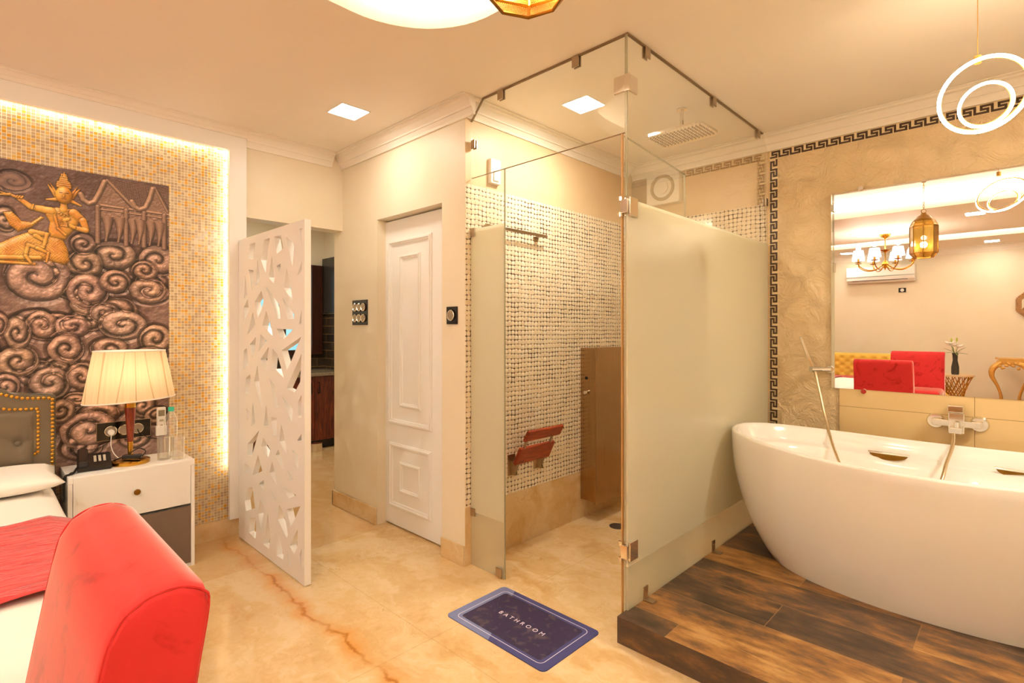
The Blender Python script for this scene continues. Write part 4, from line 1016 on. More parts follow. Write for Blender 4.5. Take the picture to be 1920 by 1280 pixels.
    SASH = [(.129, 1.958), (.154, 1.893), (.186, 1.863), (.237, 1.892), (.29, 1.951), (.275, 1.956), (.237, 1.918), (.2, 1.919), (.163, 1.963)]
    SKIRT = [(.309, 1.868), (.359, 1.855), (.385, 1.79), (.393, 1.728), (.374, 1.707), (.30, 1.722), (.256, 1.715), (.172, 1.692), (.10, 1.692), (.06, 1.76), (.118, 1.795), (.172, 1.835), (.237, 1.872)]
    gpoly(SASH, .045); gpoly(SKIRT, .05, True, .035)
    gcap(.06, 1.72, .27, 1.735, .012, .010, .075)
    gcap(.05, 1.70, .25, 1.70, .006, .006, .08)
    gpoly([(.300, 2.004), (.34, 2.014), (.40, 2.014), (.434, 2.004), (.436, 1.95), (.418, 1.91), (.392, 1.875), (.375, 1.842), (.309, 1.850), (.306, 1.89), (.312, 1.93), (.294, 1.965)], .06, False, .03)
    gcap(.325, 2.0, .345, 1.90, .007, .006, .085); gcap(.345, 1.90, .375, 1.87, .006, .006, .085)
    for a_ in np.linspace(-1.1, 1.1, 5): gcap(.371, 1.995, .371+.03*math.sin(a_), 1.995-.022*math.cos(a_), .008, .004, .08)
    gcap(.315, 1.99, .236, 2.0, .021, .015, .062); gcap(.236, 2.0, .190, 2.036, .014, .010, .062); gcap(.190, 2.036, .155, 2.052, .008, .006, .06); gcap(.155, 2.052, .115, 2.044, .0075, .003, .06); gcap(.150, 2.050, .118, 2.058, .004, .002, .062)
    for q in (.178, .188, .198, .240): gcap(q, 2.03+(.01 if q < .2 else -.04), q+.006, 2.05+(.0 if q < .2 else -.035), .004, .004, .08)
    gcap(.410, 1.995, .450, 1.958, .022, .017, .062); gcap(.450, 1.958, .463, 1.912, .017, .015, .064); gcap(.463, 1.905, .412, 1.915, .014, .011, .07); gcap(.412, 1.915, .372, 1.933, .009, .011, .085)
    for k in range(4): gcap(.382, 1.935-.006*k, .356, 1.945-.009*k, .0035, .0025, .10)
    gcap(.372, 1.95, .388, 1.958, .010, .008, .09); gcap(.368, 2.005, .369, 2.04, .017, .014, .065)
    # head, crown, ear wings
    for s_ in (-1, 1):
        gcap(.369+s_*.030, 2.075, .369+s_*.066, 2.13, .012, .002, .055); gcap(.369+s_*.030, 2.058, .369+s_*.072, 2.046+(.004 if s_ < 0 else -.006), .010, .004, .055); gcap(.369+s_*.03, 2.09, .369+s_*.058, 2.142, .007, .001, .06)
    for zz, rr in ((2.130, .040), (2.141, .040), (2.152, .034), (2.161, .022), (2.172, .017), (2.183, .013), (2.194, .008)):
        gcap(.369-rr*.6, zz, .369+rr*.6, zz, .0085, .0085, .072)
    gcap(.369, 2.19, .370, 2.212, .006, .001, .07)
    ed = np.sqrt(((Y-.369)/.036)**2+((Z-2.085)/.047)**2); m = ed < 1
    shade_round(np.where(m, 9, (ed-1)*.03), .008); layer(m, .08+.022*np.sqrt(np.clip(1-ed**2, 0, 1)), gold)
    gcap(.369, 2.096, .369, 2.078, .002, .0045, .106)
    for s_ in (-1, 1):
        dd, _ = seg(.369+s_*.008, 2.098, .369+s_*.019, 2.099); col = np.where((dd < .003)[..., None], g3*.35, col)
        dd, _ = seg(.369+s_*.006, 2.108, .369+s_*.022, 2.108); col = np.where((dd < .0012)[..., None], g3*.8, col)
    dd, _ = seg(.360, 2.065, .378, 2.066); col = np.where((dd < .0022)[..., None], g3*.6, col)
    # knot and ribbons on the lap
    gcap(.240, 1.868, .300, 1.862, .016, .012, .085); gcap(.255, 1.85, .296, 1.82, .012, .006, .088)
    gcap(.300, 1.865, .285, 1.79, .008, .007, .09); gcap(.285, 1.79, .255, 1.80, .007, .006, .09)
    gcap(.225, 1.80, .215, 1.74, .008, .008, .09); gcap(.215, 1.74, .235, 1.705, .008, .006, .09); gcap(.225, 1.80, .262, 1.785, .008, .009, .09); gcap(.262, 1.785, .30, 1.765, .010, .006, .09); gcap(.305, 1.765, .298, 1.715, .006, .004, .09)
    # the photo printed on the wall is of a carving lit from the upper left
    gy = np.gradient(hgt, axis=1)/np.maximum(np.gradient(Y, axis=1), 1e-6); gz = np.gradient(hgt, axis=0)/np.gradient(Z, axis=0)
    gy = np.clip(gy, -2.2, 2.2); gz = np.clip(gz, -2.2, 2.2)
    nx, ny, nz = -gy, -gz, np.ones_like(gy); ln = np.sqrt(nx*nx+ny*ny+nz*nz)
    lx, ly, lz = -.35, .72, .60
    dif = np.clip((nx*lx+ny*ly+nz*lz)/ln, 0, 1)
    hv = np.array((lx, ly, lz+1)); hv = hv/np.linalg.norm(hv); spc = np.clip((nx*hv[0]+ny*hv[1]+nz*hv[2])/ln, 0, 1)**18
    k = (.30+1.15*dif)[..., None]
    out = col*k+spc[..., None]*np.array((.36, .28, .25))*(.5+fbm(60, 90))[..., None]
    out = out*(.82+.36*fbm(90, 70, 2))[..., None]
    return Y, Z, np.clip(out, 0, 1)
Ym, Zm, Cm = build_mural()
nz_, ny_ = Ym.shape
me = D.meshes.new('mural_print')
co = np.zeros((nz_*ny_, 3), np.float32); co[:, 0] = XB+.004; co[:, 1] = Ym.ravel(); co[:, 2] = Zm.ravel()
idx = np.arange(nz_*ny_).reshape(nz_, ny_)
q = np.stack([idx[:-1, :-1], idx[:-1, 1:], idx[1:, 1:], idx[1:, :-1]], -1).reshape(-1, 4)
me.vertices.add(len(co)); me.vertices.foreach_set('co', co.ravel())
me.loops.add(q.size); me.loops.foreach_set('vertex_index', q.ravel().astype(np.int32))
me.polygons.add(len(q)); me.polygons.foreach_set('loop_start', np.arange(0, q.size, 4, dtype=np.int32)); me.polygons.foreach_set('loop_total', np.full(len(q), 4, np.int32))
me.update(calc_edges=True)
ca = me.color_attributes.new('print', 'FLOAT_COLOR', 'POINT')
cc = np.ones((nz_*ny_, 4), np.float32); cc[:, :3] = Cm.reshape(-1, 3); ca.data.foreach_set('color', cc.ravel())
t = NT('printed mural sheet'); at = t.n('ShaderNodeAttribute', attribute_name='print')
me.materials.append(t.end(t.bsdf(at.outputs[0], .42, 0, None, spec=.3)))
mu = thing('wall_mural', 'large printed mural of brown carved cloud scrolls and a kneeling golden dancer', 'mural', (XB, -.2, .56))
o = D.objects.new('print', me); C.objects.link(o); o.parent = mu; o.matrix_parent_inverse = Matrix.Translation(mu.location).inverted()
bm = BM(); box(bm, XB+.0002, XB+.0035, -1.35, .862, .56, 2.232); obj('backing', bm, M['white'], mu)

# ================================================================ BED
bd = thing('bed', 'double bed with white sheets, a grey studded headboard and a red runner at its foot', 'bed', (-2.65, -.55, 0))
bm = BM(); box(bm, -3.60, -1.52, -1.42, .31, .10, .34, .02); obj('base', bm, M['greyv'], bd)
for x in (-3.5, -1.62):
    for y in (-1.35, .24):
        bm = BM(); cyl(bm, (x, y, 0), (x, y, .1), .03, n=12); obj('foot', bm, M['darkwood'], bd)
# mattress with sheet: grid cushion
def cushion(bm, x0, x1, y0, y1, z0, z1, r, nx=24, ny=18, puff=.02, seed=1, wr=.006):
    rnd = random.Random(seed)
    def f(u, v):
        x = x0+(x1-x0)*u; y = y0+(y1-y0)*v
        du = min(u, 1-u)*(x1-x0); dv = min(v, 1-v)*(y1-y0)
        k = (1-max(0, 1-du/r)**2)**.5*(1-max(0, 1-dv/r)**2)**.5
        h = puff*math.sin(PI*u)*math.sin(PI*v)+wr*(math.sin(9*x+3*y)+math.sin(5*y-7*x))*.5
        return (x, y, z0+(z1-z0)*k+h*k)
    us = [0]+[i/nx for i in range(1, nx)]+[1]; vs_ = [i/ny for i in range(ny+1)]
    # finer near borders
    us = sorted(set([0, .003, .01, .02, .035, .06]+[i/nx for i in range(2, nx-1)]+[.94, .965, .98, .99, .997, 1])); vs_ = sorted(set([0, .003, .01, .02, .035, .06]+[i/ny for i in range(2, ny-1)]+[.94, .965, .98, .99, .997, 1]))
    top = [[bm.verts.new(f(u, v)) for v in vs_] for u in us]
    for i in range(len(us)-1):
        for j in range(len(vs_)-1): bm.faces.new((top[i][j], top[i+1][j], top[i+1][j+1], top[i][j+1]))
    per = [top[i][0] for i in range(len(us))]+[top[-1][j] for j in range(1, len(vs_))]+[top[i][-1] for i in range(len(us)-2, -1, -1)]+[top[0][j] for j in range(len(vs_)-2, 0, -1)]
    bm.faces.new(list(reversed(per)))
bm = BM(); cushion(bm, -3.62, -1.50, -1.45, .335, .335, .60, .09, puff=.015, wr=.005); obj('mattress', bm, M['linen'], bd, smooth=True, angle=70)
# runner follows the mattress and hangs over the side
def band(bm, x0, x1, prof, n=26, th=.004, wr=.0035):
    rows = []
    for i in range(n+1):
        x = x0+(x1-x0)*i/n; rows.append([bm.verts.new((x+.006*math.sin(y*9+z*12)*(1 if i in (0, n) else 0), y, z+wr*math.sin(x*95+y*22+2*math.sin(y*7)) if z > .5 else z)) for y, z in prof])
    for a_, b_ in zip(rows, rows[1:]):
        for j in range(len(prof)-1): bm.faces.new((a_[j], a_[j+1], b_[j+1], b_[j]))
prof = [(.352, .30), (.352, .40), (.350, .50), (.340, .56), (.315, .597), (.28, .612)]+[(y, .622+.012*math.cos(y)) for y in np.linspace(.22, -1.33, 40)]+[(-1.40, .615), (-1.44, .58), (-1.462, .52), (-1.465, .3)]
bm = BM(); band(bm, -2.70, -1.95, prof); o = obj('runner', bm, M['runner'], bd, smooth=True, angle=180, recalc=True)
sm = o.modifiers.new('thick', 'SOLIDIFY'); sm.thickness = .005
# headboard: stepped outline with arch, front at x=-3.66
def hb_outline(inset=0):
    R = [(.326, .30), (.326, 1.012), (.20, 1.018), (.16, 1.03), (.12, 1.045), (.02, 1.12), (-.15, 1.20), (-.56, 1.25), (-.97, 1.20), (-1.14, 1.12), (-1.24, 1.045), (-1.28, 1.03), (-1.32, 1.018), (-1.446, 1.012), (-1.446, .30)]
    return R
bm = BM(); prism(bm, [(-3.655, y, z) for y, z in hb_outline()], (-.095, 0, 0)); bmesh.ops.bevel(bm, geom=[e for e in bm.edges], offset=.008, segments=2, affect='EDGES'); hb = obj('headboard', bm, M['greyv'], bd)
nail_me = None
def studs(pts, step=.0205):
    """one brass nail after another along a line; all share one mesh"""
    global nail_me
    acc = 0
    if nail_me is None:
        bm = BM(); bmesh.ops.create_uvsphere(bm, u_segments=10, v_segments=8, radius=.0088, matrix=Matrix.Diagonal((.6, 1, 1, 1)))
        nail_me = D.meshes.new('nail'); bm.to_mesh(nail_me); bm.free(); nail_me.materials.append(M['brass']); nail_me.polygons.foreach_set('use_smooth', [True]*len(nail_me.polygons))
    for a_, b_ in zip(pts, pts[1:]):
        a_ = Vector(a_); b_ = Vector(b_); L0 = (b_-a_).length; s_ = acc
        while s_ < L0:
            p = a_+(b_-a_)*(s_/L0)
            o = D.objects.new('nail', nail_me); C.objects.link(o); o.parent = hb; o.location = (-3.655, p.x, p.y); s_ += step
        acc = s_-L0
studs([(.311, .62), (.311, .996), (.20, 1.003), (.16, 1.015), (.12, 1.03), (.05, 1.08)])
studs([(.08, .70), (.255, .715), (.255, .945), (.15, .952), (.10, .965), (.04, 1.0)])
bm = BM()
g = []
ys = np.linspace(-.2, .240, 34); zs = np.linspace(.66, .935, 24)
for y in ys:
    row = []
    for z in zs:
        top_ = .935 if y > .12 else .935+(.12-y)*.35
        zz = .66+(z-.66)/(.275)*(top_-.66)
        d0 = math.hypot(y-.179, zz-.78); d1 = math.hypot(y-.02, zz-.88)
        h = .018-.017*math.exp(-(d0/.03)**2)-.017*math.exp(-(d1/.03)**2)
        for (ax, az, bx, bz) in ((.179, .78, .255, .80), (.179, .78, .175, .66), (.179, .78, .02, .88)):
            vx, vz = bx-ax, bz-az; t_ = max(0, min(1, ((y-ax)*vx+(zz-az)*vz)/(vx*vx+vz*vz))); dd = math.hypot(y-ax-t_*vx, zz-az-t_*vz); h -= .007*math.exp(-(dd/.008)**2)
        e = min(.24-y, zz-.66, top_-zz); h *= min(1, max(0, e/.02))**.5
        row.append(bm.verts.new((-3.656+h, y, zz)))
    g.append(row)
for i in range(len(ys)-1):
    for j in range(len(zs)-1): bm.faces.new((g[i][j], g[i+1][j], g[i+1][j+1], g[i][j+1]))
obj('tufted_panel', bm, M['greyv'], hb, smooth=True, angle=180)
for yz in ((.179, .78), (.02, .88)):
    bm = BM(); ball(bm, (-3.648, *yz), .011, (.6, 1, 1)); obj('button', bm, M['greyv'], hb, smooth=True)
def pillow(name, x0, x1, y0, y1, z0, h, label, rx=0):
    bm = BM(); nx, ny = 20, 20; G = {}
    for s_ in (1, -1):
        for i in range(nx+1):
            for j in range(ny+1):
                u, v = i/nx*2-1, j/ny*2-1
                if s_ == -1 and (i in (0, nx) or j in (0, ny)): G[(s_, i, j)] = G[(1, i, j)]; continue
                k = max(0, (1-abs(u)**4.0))**.42*max(0, (1-abs(v)**4.0))**.42
                px = (x0+x1)/2+(x1-x0)/2*u*(1-.05*(1-abs(v))); py = (y0+y1)/2+(y1-y0)/2*v*(1-.05*(1-abs(u)))
                G[(s_, i, j)] = bm.verts.new((px, py, z0+h/2+s_*h/2*k))
    for s_ in (1, -1):
        for i in range(nx):
            for j in range(ny):
                f = [G[(s_, i, j)], G[(s_, i+1, j)], G[(s_, i+1, j+1)], G[(s_, i, j+1)]]
                if len(set(f)) == 4: bm.faces.new(f)
    o = obj(name, bm, M['linen'], smooth=True, angle=180); tag(o, label, 'pillow'); return o
pillow('pillow', -3.63, -3.18, -.45, .318, .604, .09, 'white pillow on the bed beside the nightstand')
# ================================================================ NIGHTSTAND
ns = thing('nightstand', 'white nightstand with a brass knobbed drawer and a dark lower front', 'nightstand', (-3.6, .63, 0))
NX0, NX1, NY0, NY1, NZ = XB+.016, -3.44, .352, .915, .61
bm = BM(); box(bm, NX0, NX1, NY0, NY1, NZ-.035, NZ, .003); box(bm, NX0, NX1, NY0, NY0+.018, .0, NZ-.035); box(bm, NX0, NX1-.0, NY1-.018, NY1, .0, NZ-.035); box(bm, NX0, NX1-.004, NY0+.018, NY1-.018, .0, .34); box(bm, NX0, NX0+.01, NY0+.018, NY1-.018, .34, NZ-.035)
obj('carcass', bm, M['white'], ns)
bm = BM(); box(bm, NX1-.020, NX1+.002, NY0+.02, NY1-.02, .358, NZ-.006, .002); dw = obj('drawer', bm, M['white'], ns)
bm = BM(); lathe(bm, [(.006, 0), (.006, .008), (.015, .014), (.016, .02), (.012, .026), (0, .028)], (0, 0, 0), 20); bmesh.ops.transform(bm, matrix=Matrix.Translation((NX1+.002, .637, .482)) @ Matrix.Rotation(PI/2, 4, 'Y'), verts=bm.verts); obj('knob', bm, M['agedbrass'], dw, smooth=True)
bm = BM(); box(bm, NX1-.003, NX1+.001, NY0+.02, NY1-.02, .02, .345); obj('lower_front', bm, simple('dark taupe laminate', '#6f5a4c', .3), ns)

# ---- table lamp with an oval pleated shade
lp = thing('table_lamp', 'table lamp with a pleated oval cream shade and tapered wood stem on the nightstand', 'table lamp', (-3.58, .635, NZ))
bx_, by_ = -3.585, .635
bm = BM(); lathe(bm, [(.092, 0), (.092, .018), (.085, .022), (.03, .028), (.012, .03), (0, .03)], (bx_, by_, NZ+.0005), 40); obj('base', bm, M['brass'], lp, smooth=True, angle=30)
bm = BM(); lathe(bm, [(.011, .03), (.014, .12)], (bx_, by_, NZ), 20); lathe(bm, [(.026, .31), (.026, .37), (.015, .38), (.008, .45)], (bx_, by_, NZ), 20); obj('brass_collar', bm, M['brass'], lp, smooth=True)
bm = BM(); lathe(bm, [(.014, .12), (.027, .31)], (bx_, by_, NZ), 24); obj('stem', bm, M['redwood'], lp, smooth=True)
def mat_shade():
    t = NT('pleated cream fabric'); o = t.objc(); x, y, z = t.xyz(o)
    an = t.math('ARCTAN2', y, t.math('MULTIPLY', x, 1.3))
    pl = t.math('SINE', t.math('MULTIPLY', an, 70.0)); n = t.noise(t.comb(t.math('MULTIPLY', an, 6.0), t.math('MULTIPLY', z, 1.0), 0.0), 3, 3)
    c = t.mix(n, lin('#ecd0a2'), lin('#f8e6c6'))
    fold = t.math('ABSOLUTE', t.math('SINE', t.math('ADD', t.math('MULTIPLY', an, 7.0), t.math('MULTIPLY', t.math('SINE', t.math('MULTIPLY', an, 3.5)), t.math('MULTIPLY', t.math('SUBTRACT', z, .35), 5.0)))))
    c = t.mix(t.math('MULTIPLY', t.math('SUBTRACT', 1.0, t.step(fold, .04, .17)), .6), c, lin('#b88d55'))
    nb = t.bump(pl, .25, .002)
    tr = t.n('ShaderNodeBsdfTranslucent', {0: c, 1: nb}).outputs[0]; df = t.n('ShaderNodeBsdfDiffuse', {0: c, 2: nb}).outputs[0]
    return t.end(t.n('ShaderNodeMixShader', {0: .5, 1: df, 2: tr}).outputs[0])
M['shade'] = mat_shade()
bm = BM(); N = 180
rings = []
for k in range(9):
    q_ = k/8; z = .355+.27*q_; a_ = .213+(.165-.213)*q_; b_ = .150+(.120-.150)*q_
    row = []
    for i in range(N):
        th = 2*PI*i/N; pl_ = 1+.010*math.sin(th*30)*(1)+.012*abs(math.sin(th*6+.4))**6*math.sin(q_*PI)
        row.append(bm.verts.new((b_*pl_*math.cos(th), a_*pl_*math.sin(th), z+.010*math.sin(th)*(1-q_))))
    rings.append(row)
for A_, B_ in zip(rings, rings[1:]):
    for i in range(N): bm.faces.new((A_[i], A_[(i+1) % N], B_[(i+1) % N], B_[i]))
o = obj('lamp_shade', bm, M['shade'], smooth=True, angle=180); o.parent = lp; o.location = (bx_+3.58, 0, 0)
for q_, r_ in ((0, .004), (1, .004)):
    bm = BM(); a_ = .213+(.165-.213)*q_; b_ = .150+(.120-.150)*q_; z = .355+.27*q_
    tube(bm, [(b_*math.cos(2*PI*i/60), a_*math.sin(2*PI*i/60), z+.010*math.sin(2*PI*i/60)*(1-q_)) for i in range(60)], r_, 6, closed=True)
    o = obj('shade_hem', bm, M['linen'], smooth=True); o.parent = lp; o.location = (bx_+3.58, 0, 0)
bm = BM(); ball(bm, (bx_, by_, NZ+.48), .03); obj('bulb', bm, emit('lamp bulb', WARMW, 6), lp)
point('lamp_light', (bx_, by_, NZ+.49), 3.2, (1, .78, .5), .03, lp)

# ---- telephone
M['phone'] = simple('black phone plastic', '#17120f', .35, nvar=.2)
ph = thing('telephone', 'black desk telephone with white keys on the nightstand', 'telephone', (-3.6, .48, NZ))
mrot = Matrix.Translation((-3.60, .475, NZ+.001)) @ Matrix.Rotation(math.radians(-6), 4, 'Z')
bm = BM(); prism(bm, [mrot @ Vector(p) for p in ((.085, -.07, 0), (.085, -.07, .022), (-.075, -.07, .065), (-.08, -.07, 0))], (mrot.to_3x3() @ Vector((0, .145, 0)))); bmesh.ops.bevel(bm, geom=list(bm.edges), offset=.004, segments=2, affect='EDGES'); obj('body', bm, M['phone'], ph)
tl = mrot @ Matrix.Translation((.004, -.045, .058)) @ Matrix.Rotation(math.radians(15), 4, 'Y')
bm = BM(); box(bm, -.085, .085, -.021, .021, -.002, .018, .006, mat=tl); box(bm, -.085, -.045, -.023, .023, -.016, .014, .006, mat=tl); box(bm, .045, .085, -.023, .023, -.016, .014, .006, mat=tl); obj('handset', bm, M['phone'], ph)
kb = mrot @ Matrix.Translation((.012, .025, .0435)) @ Matrix.Rotation(math.radians(15), 4, 'Y')
M['keyw'] = simple('pale keys', '#d6c9b4', .5)
for r in range(5):
    for c in range(3):
        bm = BM(); box(bm, -.045+r*.015, -.036+r*.015, -.025+c*.02, -.013+c*.02, 0, .004, .001, mat=kb); obj('key', bm, M['keyw'], ph)
bm = BM(); tube(bm, [(-3.56, .41, .64), (-3.53, .385, .618), (-3.52, .37, .615), (-3.50, .355, .60), (-3.49, .341, .55), (-3.50, .341, .48)], .004, 6, sm=8); tube(bm, [(-3.55, .40, .63), (-3.50, .38, .619), (-3.49, .362, .615), (-3.485, .343, .60), (-3.48, .341, .5)], .006, 6, sm=8); obj('cord', bm, M['phone'], ph, smooth=True)

# ---- socket plate behind the lamp
so = thing('socket_plate', 'long black socket plate with three round sockets on the mural behind the lamp', 'wall socket', (XB+.005, .637, .77))
bm = BM(); box(bm, XB+.005, XB+.012, .510, .765, .722, .822, .001); obj('plate', bm, M['black'], so)
bm = BM()
for a_, b_, c_, d_ in ((.508, .767, .822, .824), (.508, .767, .720, .722), (.508, .510, .72, .824), (.765, .767, .72, .824)): box(bm, XB+.005, XB+.0125, a_, b_, c_, d_)
obj('rim', bm, M['steel'], so)
for y in (.573, .637, .700):
    bm = BM(); cyl(bm, (XB+.012, y, .773), (XB+.016, y, .773), .026, n=28); s_ = obj('socket', bm, simple('socket grey', '#9a8a76', .4, .3), so)
    bm = BM(); tube(bm, [(XB+.016, y+.028*math.cos(a*PI/14), .773+.028*math.sin(a*PI/14)) for a in range(28)], .0025, 6, closed=True); obj('socket_ring', bm, M['chrome'], s_)
ch = thing('charger_cable', 'thin white cable plugged into the left socket behind the lamp', 'cable', (XB+.02, .573, .77))
bm = BM(); cyl(bm, (XB+.017, .573, .768), (XB+.035, .573, .768), .016, n=16); obj('plug', bm, M['white'], ch)
bm = BM(); tube(bm, [(XB+.03, .573, .752), (XB+.032, .572, .69), (XB+.05, .585, .645), (-3.70, .61, .617), (-3.68, .64, .615)], .0025, 6, sm=8); obj('wire', bm, M['white'], ch, smooth=True)
pc = thing('lamp_cord', 'black cord with an inline plug lying over the brass lamp base', 'cable', (-3.52, .64, NZ))
bm = BM(); box(bm, -.045, .045, -.014, .014, 0, .024, .004, mat=Matrix.Translation((-3.535, .635, NZ+.032)) @ Matrix.Rotation(math.radians(60), 4, 'Z')); obj('inline_plug', bm, M['black'], pc)
bm = BM(); tube(bm, [(-3.56, .60, NZ+.045), (-3.58, .57, NZ+.03), (-3.61, .55, NZ+.012), (-3.65, .56, NZ+.006), (-3.69, .60, NZ+.006)], .003, 6, sm=8)
tube(bm, [(-3.51, .675, NZ+.045), (-3.50, .69, NZ+.07), (-3.53, .67, NZ+.085), (-3.55, .64, NZ+.07), (-3.54, .62, NZ+.05)], .003, 6, sm=8)
tube(bm, [(XB+.018, .70, .768), (XB+.04, .705, .75), (XB+.03, .74, .72), (XB+.02, .79, .70), (XB+.02, .86, .69)], .003, 6, sm=8); obj('wire', bm, M['black'], pc, smooth=True)

# ---- remote in its wall holder
rc = thing('remote_control', 'white remote control in a wall holder on the mural edge above the bottle', 'remote control', (XB+.02, .815, .72))
bm = BM(); box(bm, XB+.006, XB+.026, .795, .842, .725, .885, .006); obj('case', bm, M['white'], rc)
bm = BM(); box(bm, XB+.026, XB+.0268, .802, .835, .832, .868); obj('display', bm, simple('lcd grey', '#8c8268', .3), rc)
bm = BM(); box(bm, XB+.026, XB+.0275, .808, .829, .80, .812, .001); cyl(bm, (XB+.026, .818, .775), (XB+.0275, .818, .775), .008, n=16); obj('buttons', bm, simple('button grey', '#b7a78c', .5), rc)
bm = BM(); box(bm, XB+.005, XB+.03, .790, .847, .715, .775, .004); 
o = obj('holder', bm, M['white'], rc)

# ---- bottle and two glasses
def mat_pet():
    t = NT('clear bottle plastic'); n = t.noise(t.objc(), 60, 2)
    fr = t.math('ADD', .09, t.math('MULTIPLY', t.math('POWER', t.n('ShaderNodeLayerWeight', {0: .5}).outputs[1], 2.5), .7))
    g = t.n('ShaderNodeBsdfGlossy', {0: (1, .97, .9, 1), 1: .1}).outputs[0]
    hz = t.n('ShaderNodeMixShader', {0: .07, 1: t.n('ShaderNodeBsdfTransparent', {0: (.97, .96, .93, 1)}).outputs[0], 2: t.n('ShaderNodeBsdfDiffuse', {0: (1, 1, 1, 1)}).outputs[0]}).outputs[0]
    return t.end(t.n('ShaderNodeMixShader', {0: fr, 1: hz, 2: g}).outputs[0])
M['pet'] = mat_pet()
bt = thing('water_bottle', 'clear ribbed plastic water bottle with a turquoise cap on the nightstand', 'bottle', (-3.60, .835, NZ))
prof = [(0, 0), (.030, .002), (.034, .01)]
for i in range(11): prof += [(.034, .02+i*.015), (.0318, .0275+i*.015)]
prof += [(.034, .19), (.033, .21), (.026, .24), (.014, .262), (.0125, .275), (.0, .276)]
bm = BM(); lathe(bm, prof, (-3.60, .835, NZ+.0005), 32); obj('body', bm, M['pet'], bt, smooth=True, angle=180)
bm = BM(); lathe(bm, [(.0155, .266), (.0155, .288), (.014, .29), (0, .29)], (-3.60, .835, NZ), 24); obj('cap', bm, simple('turquoise plastic', '#2fb79a', .4), bt, smooth=True)
M['tumbler'] = mat_glass(None); 
def tumbler(x, y, label):
    bm = BM(); lathe(bm, [(0, .004), (.028, .004), (.031, .13), (.033, .13), (.031, .0), (0, 0)], (x, y, NZ+.0005), 32)
    o = obj('water_glass', bm, M['pet'], smooth=True, angle=30); tag(o, label, 'glass', 'water glasses on the nightstand')
tumbler(-3.545, .785, 'clear water glass on the nightstand, the left one of two'); tumbler(-3.505, .848, 'clear water glass on the nightstand, in front of the bottle')

# ================================================================ RED CHAIRS
def chair_geo(w):
    """local: back at +y, sitter looks to -y; origin on the floor below the middle of the back"""
    x0, x1 = -w/2, w/2
    # profile (y, z) of the backrest, from rear bottom over the top to the front
    rear = [(-.035, .10), (-.030, .30), (-.020, .60), (.0, .80), (.020, .925), (.012, .952)]
    front = [(-.02, .968), (-.06, .966), (-.092, .948), (-.112, .915), (-.125, .86), (-.140, .78), (-.158, .68), (-.175, .58), (-.19, .47), (-.20, .30), (-.20, .10)]
    return x0, x1, rear+front
def red_chair(loc, w, rz, label):
    t_ = thing('slipper_chair', label, 'chair', loc, rz)
    x0, x1, prof = chair_geo(w)
    n = len(prof); bm = BM()
    # swept across the width with rounded side edges
    xs = [(x0, .90), (x0+.004, .95), (x0+.012, .985), (x0+.025, 1.0)]+[(x0+.025+(w-.05)*i/10, 1.0) for i in range(1, 10)]+[(x1-.025, 1.0), (x1-.012, .985), (x1-.004, .95), (x1, .90)]
    cy_ = sum(p[0] for p in prof)/n
    cols = []
    for x, s_ in xs:
        row = []
        for y, z in prof:
            yy = cy_+(y-cy_)*s_; zz = .5+(z-.5)*(1-(1-s_)*.25)
            yy += .006*math.sin(PI*(x-x0)/w)*(1 if y < cy_ else 0)*-1 
            row.append(bm.verts.new((x, yy, zz)))
        cols.append(row)
    for A_, B_ in zip(cols, cols[1:]):
        for i in range(n): bm.faces.new((A_[i], A_[(i+1) % n], B_[(i+1) % n], B_[i]))
    bm.faces.new(cols[0]); bm.faces.new(list(reversed(cols[-1])))
    o = obj('backrest', bm, M['red'], smooth=True, angle=50); o.parent = t_
    for xx in (x0+.006, x1-.006):
        bm = BM(); tube(bm, [(xx, cy_+(y-cy_)*.955, .5+(z-.5)*.99) for y, z in prof[1:-1]], .0022, 6, sm=4)
        o2 = obj('piping', bm, M['red'], smooth=True); o2.parent = o
    bm = BM(); box(bm, x0, x1, -.72, -.12, .12, .46, .045, 4); o = obj('seat', bm, M['red'], smooth=True, angle=50); o.parent = t_
    for xx in (x0+.06, x1-.06):
        for yy in (-.10, -.66):
            bm = BM(); cyl(bm, (xx, yy, 0), (xx, yy, .125), .014, .022, n=12); o = obj('leg', bm, M['darkwood']); o.parent = t_
    return t_
red_chair((-1.19, .248, 0), .56, 0, 'red velvet slipper chair in the foreground beside the foot of the bed')
red_chair((-1.15, -2.22, 0), .63, PI, 'red velvet slipper chair facing the bathtub, seen in the mirror beside the vase table')

# ================================================================ THINGS SEEN IN THE MIRROR
# split air conditioner
ac = thing('air_conditioner', 'white wall air conditioner above the red chairs, seen in the mirror', 'air conditioner', (-1.92, YS, 2.12))
bm = BM(); prism(bm, [(-2.42, YS+a, b) for a, b in ((.001, 2.13), (.12, 2.12), (.19, 2.17), (.205, 2.24), (.205, 2.36), (.19, 2.41), (.001, 2.415))], (1.02, 0, 0)); obj('casing', bm, M['white'], ac)
bm = BM(); box(bm, -2.42, -1.40, YS+.19, YS+.208, 2.225, 2.24); obj('trim_stripe', bm, simple('grey blue stripe', '#a9b0a4', .4), ac)
bm = BM(); box(bm, -2.33, -1.50, YS+.14, YS+.19, 2.155, 2.164); obj('louvre', bm, M['darkwood'], ac)
so2 = thing('switch_plate', 'small black switch plate under the air conditioner, seen in the mirror', 'light switch', (-1.60, YS, 1.97))
bm = BM(); box(bm, -1.655, -1.545, YS+.001, YS+.009, 1.93, 2.01, .002); obj('plate', bm, M['black'], so2)
bm = BM(); cyl(bm, (-1.6, YS+.009, 1.97), (-1.6, YS+.015, 1.97), .028, n=20); obj('knob', bm, M['white'], so2)

